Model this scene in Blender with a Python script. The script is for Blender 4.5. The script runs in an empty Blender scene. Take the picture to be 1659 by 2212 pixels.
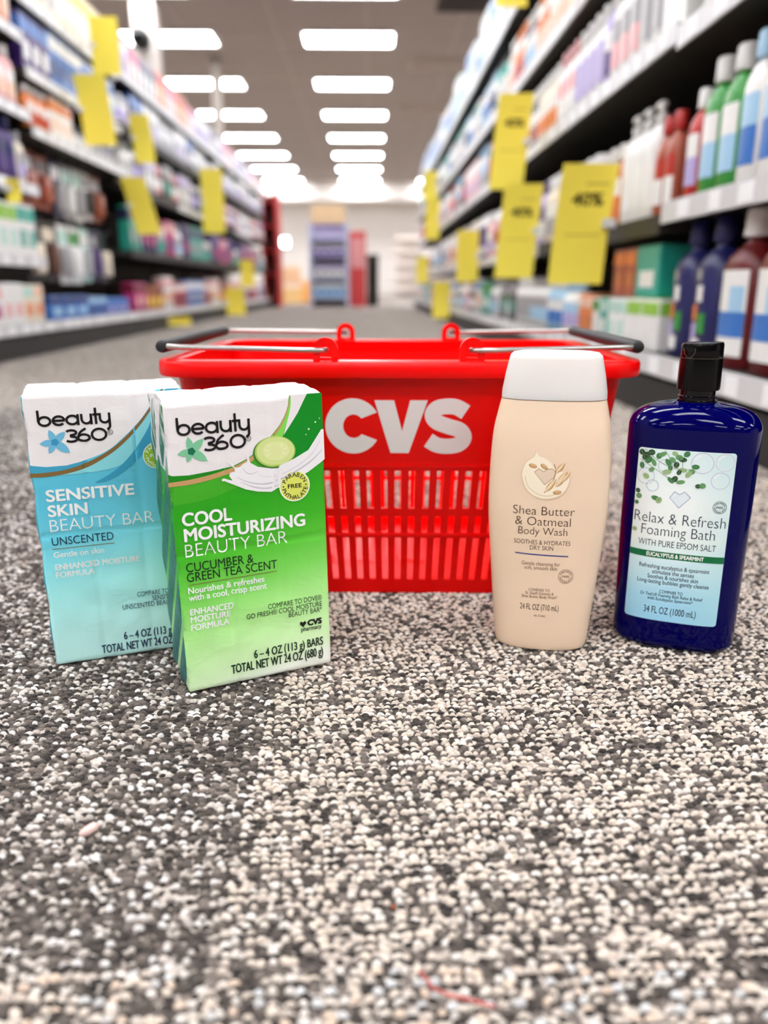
import bpy, bmesh, math, random
import numpy as np
from mathutils import Vector, Matrix
from mathutils.geometry import tessellate_polygon

SC = bpy.context.scene
COL = SC.collection
R = math.radians

# ------------------------------------------------------------------ camera, world, exposure
cam = bpy.data.cameras.new('camera')
cam_ob = bpy.data.objects.new('camera', cam)
COL.objects.link(cam_ob)
cam_ob.location = (0, 0, 0.255)
cam_ob.rotation_euler = (R(90 - 15.95), 0, R(-1.1))
cam.sensor_fit = 'VERTICAL'
cam.sensor_height = 36.0
cam.lens = 27.67
cam.clip_start = 0.02
cam.dof.use_dof = True
cam.dof.focus_distance = 0.50
cam.dof.aperture_fstop = 4.1
SC.camera = cam_ob
SC.view_settings.view_transform = 'Standard'
SC.view_settings.look = 'None'
SC.view_settings.gamma = 1.0
SC.view_settings.use_curve_mapping = False
SC.view_settings.exposure = 0.0
LAMP = 21.5
world = bpy.data.worlds.new('world')
SC.world = world
world.use_nodes = True
world.node_tree.nodes['Background'].inputs[0].default_value = (0.9, 0.95, 1, 1)
world.node_tree.nodes['Background'].inputs[1].default_value = 0.4

# ------------------------------------------------------------------ materials
def lin(c):
    out = []
    for x in c[:3]:
        x = x / 255.0
        out.append(x / 12.92 if x <= 0.04045 else ((x + 0.055) / 1.055) ** 2.4)
    return tuple(out) + (1.0,)

MATS = {}
def mat(name, rgb=(200, 200, 200), rough=0.5, metal=0.0, coat=0.0, emit=0.0, vary=0.04, scale=40.0, trans=0.0, sss=0.0, bump=0.0, bscale=200.0, spec=0.5):
    """a principled material whose colour wavers a little with a noise in object space"""
    if name in MATS:
        return MATS[name]
    m = bpy.data.materials.new(name)
    m.use_nodes = True
    nt = m.node_tree
    b = nt.nodes['Principled BSDF']
    c = lin(rgb)
    b.inputs['Roughness'].default_value = rough
    b.inputs['Metallic'].default_value = metal
    b.inputs['Coat Weight'].default_value = coat
    b.inputs['Coat Roughness'].default_value = 0.05
    b.inputs['Transmission Weight'].default_value = trans
    b.inputs['Specular IOR Level'].default_value = spec
    if sss:
        b.inputs['Subsurface Weight'].default_value = sss
        b.inputs['Subsurface Radius'].default_value = (0.01, 0.008, 0.006)
        b.inputs['Subsurface Scale'].default_value = 1.0
    tc = nt.nodes.new('ShaderNodeTexCoord')
    n = nt.nodes.new('ShaderNodeTexNoise')
    n.inputs['Scale'].default_value = scale
    n.inputs['Detail'].default_value = 1.0
    nt.links.new(tc.outputs['Object'], n.inputs['Vector'])
    if emit:
        b.inputs['Emission Color'].default_value = c
        b.inputs['Emission Strength'].default_value = emit
        b.inputs['Base Color'].default_value = (0.8, 0.8, 0.8, 1)
    else:
        mix = nt.nodes.new('ShaderNodeMix')
        mix.data_type = 'RGBA'
        mix.inputs[6].default_value = tuple(x * (1 - vary) for x in c[:3]) + (1,)
        mix.inputs[7].default_value = tuple(min(1, x * (1 + vary)) for x in c[:3]) + (1,)
        nt.links.new(n.outputs['Fac'], mix.inputs[0])
        nt.links.new(mix.outputs[2], b.inputs['Base Color'])
    if bump:
        n2 = nt.nodes.new('ShaderNodeTexNoise')
        n2.inputs['Scale'].default_value = bscale
        n2.inputs['Detail'].default_value = 2.0
        nt.links.new(tc.outputs['Object'], n2.inputs['Vector'])
        bp = nt.nodes.new('ShaderNodeBump')
        bp.inputs['Strength'].default_value = bump
        bp.inputs['Distance'].default_value = 0.002
        nt.links.new(n2.outputs['Fac'], bp.inputs['Height'])
        nt.links.new(bp.outputs['Normal'], b.inputs['Normal'])
    MATS[name] = m
    return m

# ------------------------------------------------------------------ mesh building
class MB:
    def __init__(self):
        self.v, self.f, self.m, self.mats = [], [], [], []
    def mi(self, m):
        if m not in self.mats:
            self.mats.append(m)
        return self.mats.index(m)
    def add(self, vs, fs, m):
        o = len(self.v)
        k = self.mi(m)
        self.v += [tuple(p) for p in vs]
        for f in fs:
            self.f.append(tuple(i + o for i in f))
            self.m.append(k)
    def box(self, x0, x1, y0, y1, z0, z1, m, bev=0.0):
        if bev <= 0:
            vs = [(x, y, z) for z in (z0, z1) for y in (y0, y1) for x in (x0, x1)]
            self.add(vs, [(0, 2, 3, 1), (4, 5, 7, 6), (0, 1, 5, 4), (2, 6, 7, 3), (0, 4, 6, 2), (1, 3, 7, 5)], m)
            return
        bm = bmesh.new()
        bmesh.ops.create_cube(bm, size=1.0)
        for v in bm.verts:
            v.co = Vector(((x0 + x1) / 2 + v.co.x * (x1 - x0), (y0 + y1) / 2 + v.co.y * (y1 - y0), (z0 + z1) / 2 + v.co.z * (z1 - z0)))
        bmesh.ops.bevel(bm, geom=bm.edges[:], offset=bev, segments=2, affect='EDGES', profile=0.5)
        self.bm(bm, m)
    def bm(self, bm, m):
        bm.verts.index_update()
        self.add([v.co for v in bm.verts], [[v.index for v in f.verts] for f in bm.faces], m)
        bm.free()
    def loft(self, rings, m, caps=(True, True), closed=True):
        n = len(rings[0])
        vs = [p for r in rings for p in r]
        fs = []
        for i in range(len(rings) - 1):
            for j in range(n if closed else n - 1):
                k = (j + 1) % n
                fs.append((i * n + j, i * n + k, (i + 1) * n + k, (i + 1) * n + j))
        if caps[0]:
            fs.append(tuple(reversed(range(n))))
        if caps[1]:
            fs.append(tuple(range((len(rings) - 1) * n, len(rings) * n)))
        self.add(vs, fs, m)
    def lathe(self, prof, m, c=(0, 0), seg=24, caps=(True, True)):
        self.loft([[(c[0] + r * math.cos(2 * math.pi * k / seg), c[1] + r * math.sin(2 * math.pi * k / seg), z) for k in range(seg)] for r, z in prof], m, caps)
    def tube(self, path, r, m, seg=10, caps=True):
        rings = []
        P = [Vector(p) for p in path]
        up = Vector((0, 0, 1))
        for i, p in enumerate(P):
            d = (P[min(i + 1, len(P) - 1)] - P[max(i - 1, 0)]).normalized()
            u = up if abs(d.dot(up)) < 0.95 else Vector((1, 0, 0))
            a = d.cross(u).normalized()
            b = a.cross(d)
            rr = r[i] if isinstance(r, (list, tuple)) else r
            rings.append([p + (a * math.cos(2 * math.pi * k / seg) - b * math.sin(2 * math.pi * k / seg)) * rr for k in range(seg)])
        self.loft(rings, m, (caps, caps))
    def prism(self, pts, y0, y1, m, plane='xz'):
        """outline in x,z pushed along y"""
        n = len(pts)
        tri = tessellate_polygon([[Vector((p[0], p[1], 0)) for p in pts]])
        vs = [(p[0], y0, p[1]) for p in pts] + [(p[0], y1, p[1]) for p in pts]
        fs = [tuple(t) for t in tri] + [tuple(n + i for i in reversed(t)) for t in tri]
        fs += [(i, (i + 1) % n, n + (i + 1) % n, n + i) for i in range(n)]
        self.add(vs, fs, m)
    def mesh(self, name, smooth=None):
        me = bpy.data.meshes.new(name)
        me.from_pydata(self.v, [], self.f)
        for m in self.mats:
            me.materials.append(m)
        me.polygons.foreach_set('material_index', self.m)
        if smooth is not None:
            bm = bmesh.new()
            bm.from_mesh(me)
            bmesh.ops.remove_doubles(bm, verts=bm.verts[:], dist=1e-6)
            bmesh.ops.recalc_face_normals(bm, faces=bm.faces[:])
            bm.to_mesh(me)
            bm.free()
            me.polygons.foreach_set('use_smooth', [True] * len(me.polygons))
            me.set_sharp_from_angle(angle=R(smooth))
        me.update()
        return me
    def build(self, name, parent=None, smooth=None):
        return link(name, self.mesh(name, smooth), parent)

def link(name, me, parent=None):
    o = bpy.data.objects.new(name, me)
    COL.objects.link(o)
    if parent is not None:
        o.parent = parent
    return o

def tag(o, label, cat, group=None, kind=None):
    o['label'] = label
    if cat:
        o['category'] = cat
    if group:
        o['group'] = group
    if kind:
        o['kind'] = kind
    return o

def thing(name, label, cat, loc=(0, 0, 0), rz=0.0, group=None):
    o = bpy.data.objects.new(name, None)
    o.empty_display_size = 0.05
    COL.objects.link(o)
    o.location = loc
    o.rotation_euler = (0, 0, rz)
    return tag(o, label, cat, group)

def struct(name, mb, smooth=None):
    o = mb.build(name, None, smooth)
    o['kind'] = 'structure'
    return o

# ------------------------------------------------------------------ printed artwork (millimetres in, metres out)
TXT = {}
def text_mesh(s, off=0.0):
    key = (s, off)
    if key not in TXT:
        c = bpy.data.curves.new('lettering', 'FONT')
        c.body = s
        c.size = 1.0
        c.offset = off
        c.resolution_u = 4
        o = bpy.data.objects.new('lettering', c)
        COL.objects.link(o)
        dg = bpy.context.evaluated_depsgraph_get()
        me = bpy.data.meshes.new_from_object(o.evaluated_get(dg))
        vs = [(v.co.x, v.co.y) for v in me.vertices]
        fs = [tuple(p.vertices) for p in me.polygons]
        bpy.data.objects.remove(o)
        bpy.data.curves.remove(c)
        bpy.data.meshes.remove(me)
        TXT[key] = (vs, fs)
    return TXT[key]

class Print:
    def __init__(self):
        self.it = []
    def raw(self, vs, fs, m, layer):
        self.it.append((vs, fs, m, layer))
    def text(self, s, u0, u1, v0, cap, m, off=0.0, layer=3):
        if off > 0.016:
            # heavy weight: the letter laid down again a hair to each side
            e = off * cap * 1.25
            for i, (k, q) in enumerate(((-1, 0), (1, 0), (-.5, 1), (.5, 1), (-.5, -1), (.5, -1), (0, 0))):
                self.text(s, u0 + e + k * e, u1 - e + k * e, v0 + e * .7 + q * e * .7, cap - e * 1.4, m, 0.0, layer + 0.02 * i)
            return
        vs, fs = text_mesh(s, off)
        hv, _ = text_mesh('H', off)
        y0 = min(p[1] for p in hv)
        sy = cap / (max(p[1] for p in hv) - y0)
        x0, x1 = min(p[0] for p in vs), max(p[0] for p in vs)
        sx = (u1 - u0) / (x1 - x0)
        self.raw([(u0 + (p[0] - x0) * sx, v0 + (p[1] - y0) * sy) for p in vs], fs, m, layer)
    def arc(self, s, cu, cv, rad, a0, a1, cap, m, off=0.0, layer=3, inside=False):
        """letters along a circle; a0..a1 in degrees, clockwise from the top"""
        hv, _ = text_mesh('H', off)
        y0 = min(p[1] for p in hv)
        sc = cap / (max(p[1] for p in hv) - y0)
        for i, ch in enumerate(s):
            a = R(a0 + (a1 - a0) * i / (len(s) - 1))
            vs, fs = text_mesh(ch, off)
            xm = (min(p[0] for p in vs) + max(p[0] for p in vs)) / 2
            out = []
            for p in vs:
                x, y = (p[0] - xm) * sc, (p[1] - y0) * sc
                if inside:
                    r = rad + cap - y
                    out.append((cu + r * math.sin(a) - x * math.cos(a), cv + r * math.cos(a) + x * math.sin(a)))
                else:
                    r = rad + y
                    out.append((cu + r * math.sin(a) + x * math.cos(a), cv + r * math.cos(a) - x * math.sin(a)))
            self.raw(out, fs, m, layer)
    def poly(self, pts, m, layer=1, sub=0.0):
        tri = tessellate_polygon([[Vector((p[0], p[1], 0)) for p in pts]])
        bm = bmesh.new()
        vs = [bm.verts.new((p[0], p[1], 0)) for p in pts]
        for t in tri:
            try:
                bm.faces.new([vs[i] for i in t])
            except ValueError:
                pass
        if sub:
            for _ in range(6):
                es = [e for e in bm.edges if e.calc_length() > sub]
                if not es:
                    break
                bmesh.ops.subdivide_edges(bm, edges=es, cuts=1)
                bmesh.ops.triangulate(bm, faces=[f for f in bm.faces if len(f.verts) > 3])
        bm.verts.index_update()
        for f in bm.faces:
            f.normal_update()
        fs = []
        for f in bm.faces:
            ids = [v.index for v in f.verts]
            fs.append(tuple(ids) if f.normal.z > 0 else tuple(reversed(ids)))
        self.raw([(v.co.x, v.co.y) for v in bm.verts], fs, m, layer)
        bm.free()
    def ribbon(self, pts, w, m, layer=3, round_ends=False):
        P = [Vector((p[0], p[1])) for p in pts]
        L, Q = [], []
        for i, p in enumerate(P):
            d = (P[min(i + 1, len(P) - 1)] - P[max(i - 1, 0)])
            d = d.normalized() if d.length > 0 else Vector((1, 0))
            n = Vector((-d.y, d.x))
            ww = w[i] if isinstance(w, (list, tuple)) else w
            L.append(p + n * ww / 2)
            Q.append(p - n * ww / 2)
        k = len(P)
        fs = [(i, k + i, k + i + 1, i + 1) for i in range(k - 1)]
        self.raw([tuple(p) for p in L + Q], fs, m, layer)
    def ell(self, cu, cv, ru, rv, m, layer=2, rot=0.0, seg=36, sub=0.0):
        c, s = math.cos(R(rot)), math.sin(R(rot))
        self.poly([(cu + ru * math.cos(t) * c - rv * math.sin(t) * s, cv + ru * math.cos(t) * s + rv * math.sin(t) * c)
                   for t in [2 * math.pi * k / seg for k in range(seg)]], m, layer, sub)
    def ring(self, cu, cv, r, w, m, layer=3, a0=0, a1=360, seg=48, ry=None):
        ry = ry or r
        self.ribbon([(cu + r * math.cos(R(a0 + (a1 - a0) * k / seg)), cv + ry * math.sin(R(a0 + (a1 - a0) * k / seg))) for k in range(seg + 1)], w, m, layer)
    def build(self, name, fn, parent):
        mb = MB()
        for vs, fs, m, layer in self.it:
            mb.add([fn(u, v, layer) for u, v in vs], fs, m)
        return mb.build(name, parent)

def smooth_line(pts, n=6):
    """Catmull-Rom through the points"""
    P = [Vector(p) for p in pts]
    out = []
    for i in range(len(P) - 1):
        a, b, c, d = P[max(i - 1, 0)], P[i], P[i + 1], P[min(i + 2, len(P) - 1)]
        for k in range(n):
            t = k / n
            out.append(tuple(0.5 * ((2 * b) + (c - a) * t + (2 * a - 5 * b + 4 * c - d) * t * t + (3 * b - a - 3 * c + d) * t ** 3)))
    out.append(tuple(P[-1]))
    return out

def smooth_loop(pts, n=4):
    P = list(pts)
    q = smooth_line([P[-1]] + P + P[:2], n)
    return q[n:-n][:-1]

# ------------------------------------------------------------------ the room
M_ceil = mat('ceiling_tile_paint', (172, 161, 153), 0.9, vary=0.03, scale=3)
M_wall = mat('painted_wall', (240, 234, 228), 0.8, vary=0.02, scale=2)
M_grid = mat('ceiling_grid', (186, 175, 167), 0.6)
M_lamp = mat('lamp_diffuser', (248, 250, 255), 0.5, emit=LAMP)
M_lampframe = mat('lamp_frame', (225, 220, 215), 0.5)
M_pillar = mat('pillar_paint', (206, 196, 189), 0.7, vary=0.02)

XL, XR, YF, YB, HC = -8.6, 8.2, -6.0, 28.4, 3.5

def carpet_far_material():
    m = bpy.data.materials.new('carpet_weave')
    m.use_nodes = True
    nt = m.node_tree
    b = nt.nodes['Principled BSDF']
    b.inputs['Roughness'].default_value = 1.0
    b.inputs['Specular IOR Level'].default_value = 0.1
    tc = nt.nodes.new('ShaderNodeTexCoord')
    mp = nt.nodes.new('ShaderNodeMapping')
    mp.inputs['Scale'].default_value = (210, 270, 1)
    nt.links.new(tc.outputs['Object'], mp.inputs['Vector'])
    vo = nt.nodes.new('ShaderNodeTexVoronoi')
    vo.inputs['Scale'].default_value = 1.0
    nt.links.new(mp.outputs['Vector'], vo.inputs['Vector'])
    sep = nt.nodes.new('ShaderNodeSeparateColor')
    nt.links.new(vo.outputs['Color'], sep.inputs[0])
    ra = nt.nodes.new('ShaderNodeValToRGB')
    ra.color_ramp.interpolation = 'CONSTANT'
    ra.color_ramp.elements[0].color = lin((92, 84, 79))
    ra.color_ramp.elements[1].position = 0.6
    ra.color_ramp.elements[1].color = lin((212, 200, 188))
    nt.links.new(sep.outputs[0], ra.inputs[0])
    big = nt.nodes.new('ShaderNodeTexNoise')
    big.inputs['Scale'].default_value = 1.7
    nt.links.new(tc.outputs['Object'], big.inputs['Vector'])
    mul = nt.nodes.new('ShaderNodeMix')
    mul.data_type = 'RGBA'
    mul.blend_type = 'MULTIPLY'
    mul.inputs[0].default_value = 0.25
    nt.links.new(ra.outputs[0], mul.inputs[6])
    nt.links.new(big.outputs['Fac'], mul.inputs[7])
    nt.links.new(mul.outputs[2], b.inputs['Base Color'])
    bp = nt.nodes.new('ShaderNodeBump')
    bp.invert = True
    bp.inputs['Strength'].default_value = 0.6
    bp.inputs['Distance'].default_value = 0.002
    nt.links.new(vo.outputs['Distance'], bp.inputs['Height'])
    nt.links.new(bp.outputs['Normal'], b.inputs['Normal'])
    return m
M_carpet = carpet_far_material()

mb = MB(); mb.box(XL, XR, YF, YB, -0.06, -0.0016, M_carpet); struct('floor', mb)
mb = MB(); mb.box(XL, XR, YF, YB, HC, HC + 0.1, M_ceil); struct('ceiling', mb)
mb = MB()
y = YF + 0.61
while y < YB:
    mb.box(XL, XR, y - 0.012, y + 0.012, HC - 0.006, HC, M_grid); y += 1.22
x = -8.4
while x < XR:
    mb.box(x - 0.012, x + 0.012, YF, YB, HC - 0.007, HC, M_grid); x += 1.2
struct('trim_ceiling_grid', mb)
mb = MB(); mb.box(XL, XR, YB, YB + 0.1, 0, HC, M_wall); struct('wall_back', mb)
mb = MB(); mb.box(XL, XR, YF - 0.1, YF, 0, HC, mat('dark_storefront', (74, 70, 68), 0.6)); struct('wall_front', mb)
mb = MB(); mb.box(XL - 0.1, XL, YF, YB, 0, HC, M_wall); struct('wall_left', mb)
mb = MB(); mb.box(XR, XR + 0.1, YF, YB, 0, HC, M_wall); struct('wall_right', mb)
# dropped bulkhead before the back wall
mb = MB(); mb.box(-4.0, 4.6, 27.0, YB, 2.95, HC - 0.008, M_wall); struct('trim_bulkhead', mb)

# ceiling lights: troffers on an 8 ft grid
def light_meshes():
    f = MB()
    for a in ((-0.62, 0.62, -0.32, -0.295), (-0.62, 0.62, 0.295, 0.32), (-0.62, -0.595, -0.295, 0.295), (0.595, 0.62, -0.295, 0.295)):
        f.box(a[0], a[1], a[2], a[3], HC - 0.035, HC - 0.0075, M_lampframe)
    d = MB()
    d.box(-0.595, 0.595, -0.295, 0.295, HC - 0.025, HC - 0.0075, M_lamp)
    return f.mesh('frame'), d.mesh('diffuser')
LF, LD = light_meshes()
ORD = ['nearest', 'second', 'third', 'fourth', 'fifth', 'sixth', 'seventh', 'eighth', 'ninth', 'tenth', 'eleventh', 'twelfth', '13th', '14th', '15th', '16th', '17th', '18th', '19th', '20th']
ROWN = {-5.05: 'in the outermost left row', -2.65: 'in the row left of the aisle', -0.245: 'in the row above the aisle', 2.2: 'in the row right of the aisle', 4.6: 'in the outermost right row'}
for lx, rn in ROWN.items():
    for k in range(-7, 7):
        ly = 12.0 + 2.44 * k + (0.5 if k == -1 else 0)
        if ly < -5.2:
            continue
        where = '%s, %s from the back wall' % (rn, ORD[6 - k] if k < 6 else 'the one')
        t = thing('ceiling_light', 'flat ceiling light ' + where, 'ceiling light', (lx, ly, 0), 0, 'ceiling lights')
        link('frame', LF, t)
        link('diffuser', LD, t)

# ------------------------------------------------------------------ carpet pile (yarn loops near the camera)
def carpet_pile(name, label, inside, y0, y1, px, py, share, creams, darks, h, seed, skew=0.0):
    rng = np.random.default_rng(seed)
    rows = int((y1 - y0) / py * 2)
    cs, main = [], []
    for i in range(rows):
        y = y0 + i * py / 2
        xl, xr = max(-1.24, -0.62 * y - 0.14), min(0.555, 0.60 * y + 0.12)
        n = int((xr - xl) / px)
        xx = xl + (np.arange(n) + (0.5 * ((i // 2) % 2) + 0.25 * (i % 2))) * px
        cs.append(np.stack([xx, np.full(n, y) + 0.0012 * np.sin(xx * 38 + seed) + 0.0010 * np.sin(xx * 101 + i * 0.7)], 1))
        main.append(np.full(n, i % 2 == 0))
    c = np.concatenate(cs)
    main = np.concatenate(main)
    c += rng.normal(0, 1, c.shape) * np.array([px * 0.17, py * 0.11])
    ok = inside(c[:, 0], c[:, 1])
    c, main = c[ok], main[ok]
    N = len(c)
    light = (rng.random(N) < np.where(main, share, share * 0.10))
    ang = rng.normal(0, 0.16, N) + skew
    rx = px * np.where(main, 0.47, 0.52) * rng.uniform(0.72, 1.2, N)
    ry = py * np.where(main, 0.325, 0.30) * rng.uniform(0.85, 1.15, N)
    hh = h * rng.uniform(0.8, 1.1, N) * np.where(main, np.where(light, 1.0, 0.86), 0.70)
    tiltx = rng.normal(0, 0.12, N)
    K = 8
    th = np.arange(K) * 2 * np.pi / K
    prof = [(1.0, 0.0), (0.92, 0.45), (0.58, 0.86), (0.0, 1.0)]
    V = []
    for r, z in prof[:-1]:
        ex, ey = r * np.cos(th), r * np.sin(th)
        lx = rx[:, None] * ex[None]; ly = ry[:, None] * ey[None]
        X = c[:, :1] + lx * np.cos(ang)[:, None] - ly * np.sin(ang)[:, None]
        Y = c[:, 1:] + lx * np.sin(ang)[:, None] + ly * np.cos(ang)[:, None]
        Z = hh[:, None] * z + tiltx[:, None] * lx * z - 0.0016
        V.append(np.stack([X, Y, np.broadcast_to(Z, X.shape)], 2))
    V.append(np.stack([c[:, 0], c[:, 1], hh - 0.0016], 1)[:, None])
    V = np.concatenate(V, 1)
    nv = V.shape[1]
    quads, tris = [], []
    for r in range(2):
        for k in range(K):
            quads.append((r * K + k, r * K + (k + 1) % K, (r + 1) * K + (k + 1) % K, (r + 1) * K + k))
    for k in range(K):
        tris.append((2 * K + k, 2 * K + (k + 1) % K, 3 * K))
    base = (np.arange(N) * nv)[:, None, None]
    q = (np.array(quads)[None] + base).reshape(N, -1)
    t = (np.array(tris)[None] + base).reshape(N, -1)
    loops = np.concatenate([q, t], 1).reshape(-1).astype(np.int32)
    tot = np.tile(np.array([4] * len(quads) + [3] * len(tris), dtype=np.int32), N)
    start = np.concatenate([[0], np.cumsum(tot)[:-1]]).astype(np.int32)
    me = bpy.data.meshes.new(name)
    me.vertices.add(N * nv)
    me.vertices.foreach_set('co', V.reshape(-1).astype(np.float32))
    me.loops.add(len(loops))
    me.loops.foreach_set('vertex_index', loops)
    me.polygons.add(len(tot))
    me.polygons.foreach_set('loop_start', start)
    me.polygons.foreach_set('use_smooth', np.ones(len(tot), dtype=bool))
    me.update(calc_edges=True)
    cr = np.array([lin(k)[:3] for k in creams]); dk = np.array([lin(k)[:3] for k in darks])
    colr = np.where(light[:, None], cr[rng.integers(0, len(cr), N)], dk[rng.integers(0, len(dk), N)])
    colr = colr * rng.uniform(0.88, 1.08, (N, 1))
    ca = me.color_attributes.new('yarn', 'FLOAT_COLOR', 'POINT')
    cc = np.ones((N, nv, 4), dtype=np.float32)
    cc[:, :, :3] = np.clip(colr, 0, 1)[:, None, :]
    ca.data.foreach_set('color', cc.reshape(-1))
    me.materials.append(M_yarn)
    o = link(name, me)
    tag(o, label, 'carpet', None, 'stuff')
    return o

def yarn_material():
    m = bpy.data.materials.new('carpet_yarn')
    m.use_nodes = True
    nt = m.node_tree
    b = nt.nodes['Principled BSDF']
    b.inputs['Roughness'].default_value = 1.0
    b.inputs['Specular IOR Level'].default_value = 0.1
    b.inputs['Sheen Weight'].default_value = 0.15
    at = nt.nodes.new('ShaderNodeAttribute')
    at.attribute_name = 'yarn'
    tc = nt.nodes.new('ShaderNodeTexCoord')
    n = nt.nodes.new('ShaderNodeTexNoise')
    n.inputs['Scale'].default_value = 900
    n.inputs['Detail'].default_value = 3
    mp = nt.nodes.new('ShaderNodeMapping')
    mp.inputs['Scale'].default_value = (0.5, 1.6, 1)
    nt.links.new(tc.outputs['Object'], mp.inputs['Vector'])
    nt.links.new(mp.outputs['Vector'], n.inputs['Vector'])
    ra = nt.nodes.new('ShaderNodeValToRGB')
    ra.color_ramp.elements[0].position = 0.3
    ra.color_ramp.elements[0].color = (0.62, 0.6, 0.58, 1)
    ra.color_ramp.elements[1].position = 0.6
    ra.color_ramp.elements[1].color = (1, 1, 1, 1)
    nt.links.new(n.outputs['Fac'], ra.inputs[0])
    mx = nt.nodes.new('ShaderNodeMix')
    mx.data_type = 'RGBA'
    mx.blend_type = 'MULTIPLY'
    mx.inputs[0].default_value = 1.0
    nt.links.new(at.outputs['Color'], mx.inputs[6])
    nt.links.new(ra.outputs[0], mx.inputs[7])
    nt.links.new(mx.outputs[2], b.inputs['Base Color'])
    bp = nt.nodes.new('ShaderNodeBump')
    bp.inputs['Strength'].default_value = 0.6
    bp.inputs['Distance'].default_value = 0.0006
    nt.links.new(n.outputs['Fac'], bp.inputs['Height'])
    nt.links.new(bp.outputs['Normal'], b.inputs['Normal'])
    return m
M_yarn = yarn_material()
SEAM_X, SEAM_Y = -0.0632, 0.2475
CREAM = [(238, 226, 212), (230, 214, 198), (244, 236, 226), (222, 208, 194), (240, 224, 206)]
WHITE = [(240, 234, 228), (228, 218, 208), (246, 242, 238), (206, 196, 186)]
DARK = [(74, 67, 62), (92, 84, 78), (62, 57, 54), (116, 107, 100), (134, 123, 115)]
carpet_pile('carpet_pile', 'looped pile of the cream carpet tile under the bottles and basket', lambda x, y: (x > SEAM_X) & (y > SEAM_Y), 0.2, 1.75, 0.0049, 0.0047, 0.76, CREAM, DARK, 0.0021, 1, 0.0)
carpet_pile('carpet_pile', 'looped pile of the charcoal flecked carpet tile under the soap packs', lambda x, y: (x <= SEAM_X) & (y > SEAM_Y) & (y < 0.86), 0.2, 0.87, 0.0049, 0.0044, 0.35, WHITE, DARK, 0.0020, 2, 0.0)
carpet_pile('carpet_pile', 'looped pile of the darkest carpet tile, behind the blue soap pack', lambda x, y: (x <= SEAM_X) & (y >= 0.86), 0.85, 1.75, 0.0050, 0.0046, 0.27, WHITE, DARK, 0.0020, 4, 0.0)
carpet_pile('carpet_pile', 'coarse mixed pile of the carpet tile nearest the camera', lambda x, y: (y <= SEAM_Y - 0.001), 0.14, 0.30, 0.0050, 0.0048, 0.76, CREAM + [(226, 226, 224), (236, 212, 190)], DARK, 0.0022, 3, 0.0)

# ------------------------------------------------------------------ soap packs
W_, H_, D_ = 0.1005, 0.190, 0.058
def pack_disp(u, v):
    """depth (m) of the grooves between the bars under the film"""
    g = 0.0
    for u0 in (0.0345 + 0.0 * v, 0.0675):
        g += 0.0008 * math.exp(-((u - u0) / 0.0013) ** 2)
    g += 0.0009 * math.exp(-((v - 0.095 - 0.0006 * math.sin(u * 90)) / 0.0012) ** 2)
    g += 0.00035 * math.sin(u * 120 + v * 210 + 1.5 * math.sin(u * 60)) * math.exp(-((v - 0.045) / 0.03) ** 2) * math.sin(math.pi * min(max(u / 0.1005, 0), 1))
    g += 0.00016 * math.sin(u * 260 + 3 * math.sin(v * 70)) * math.exp(-((v - 0.03) / 0.035) ** 2) * (1 - math.exp(-(v / 0.006) ** 2))
    return g

def curve_node(nt, pts, scale):
    """v as a function of u, both in 0..1 of `scale`"""
    fc = nt.nodes.new('ShaderNodeFloatCurve')
    cu = fc.mapping.curves[0]
    while len(cu.points) > 2:
        cu.points.remove(cu.points[1])
    P = [(a / scale, b / scale) for a, b in pts]
    cu.points[0].location = P[0]
    cu.points[1].location = P[-1]
    for p in P[1:-1]:
        cu.points.new(*p)
    fc.mapping.update()
    return fc

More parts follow.
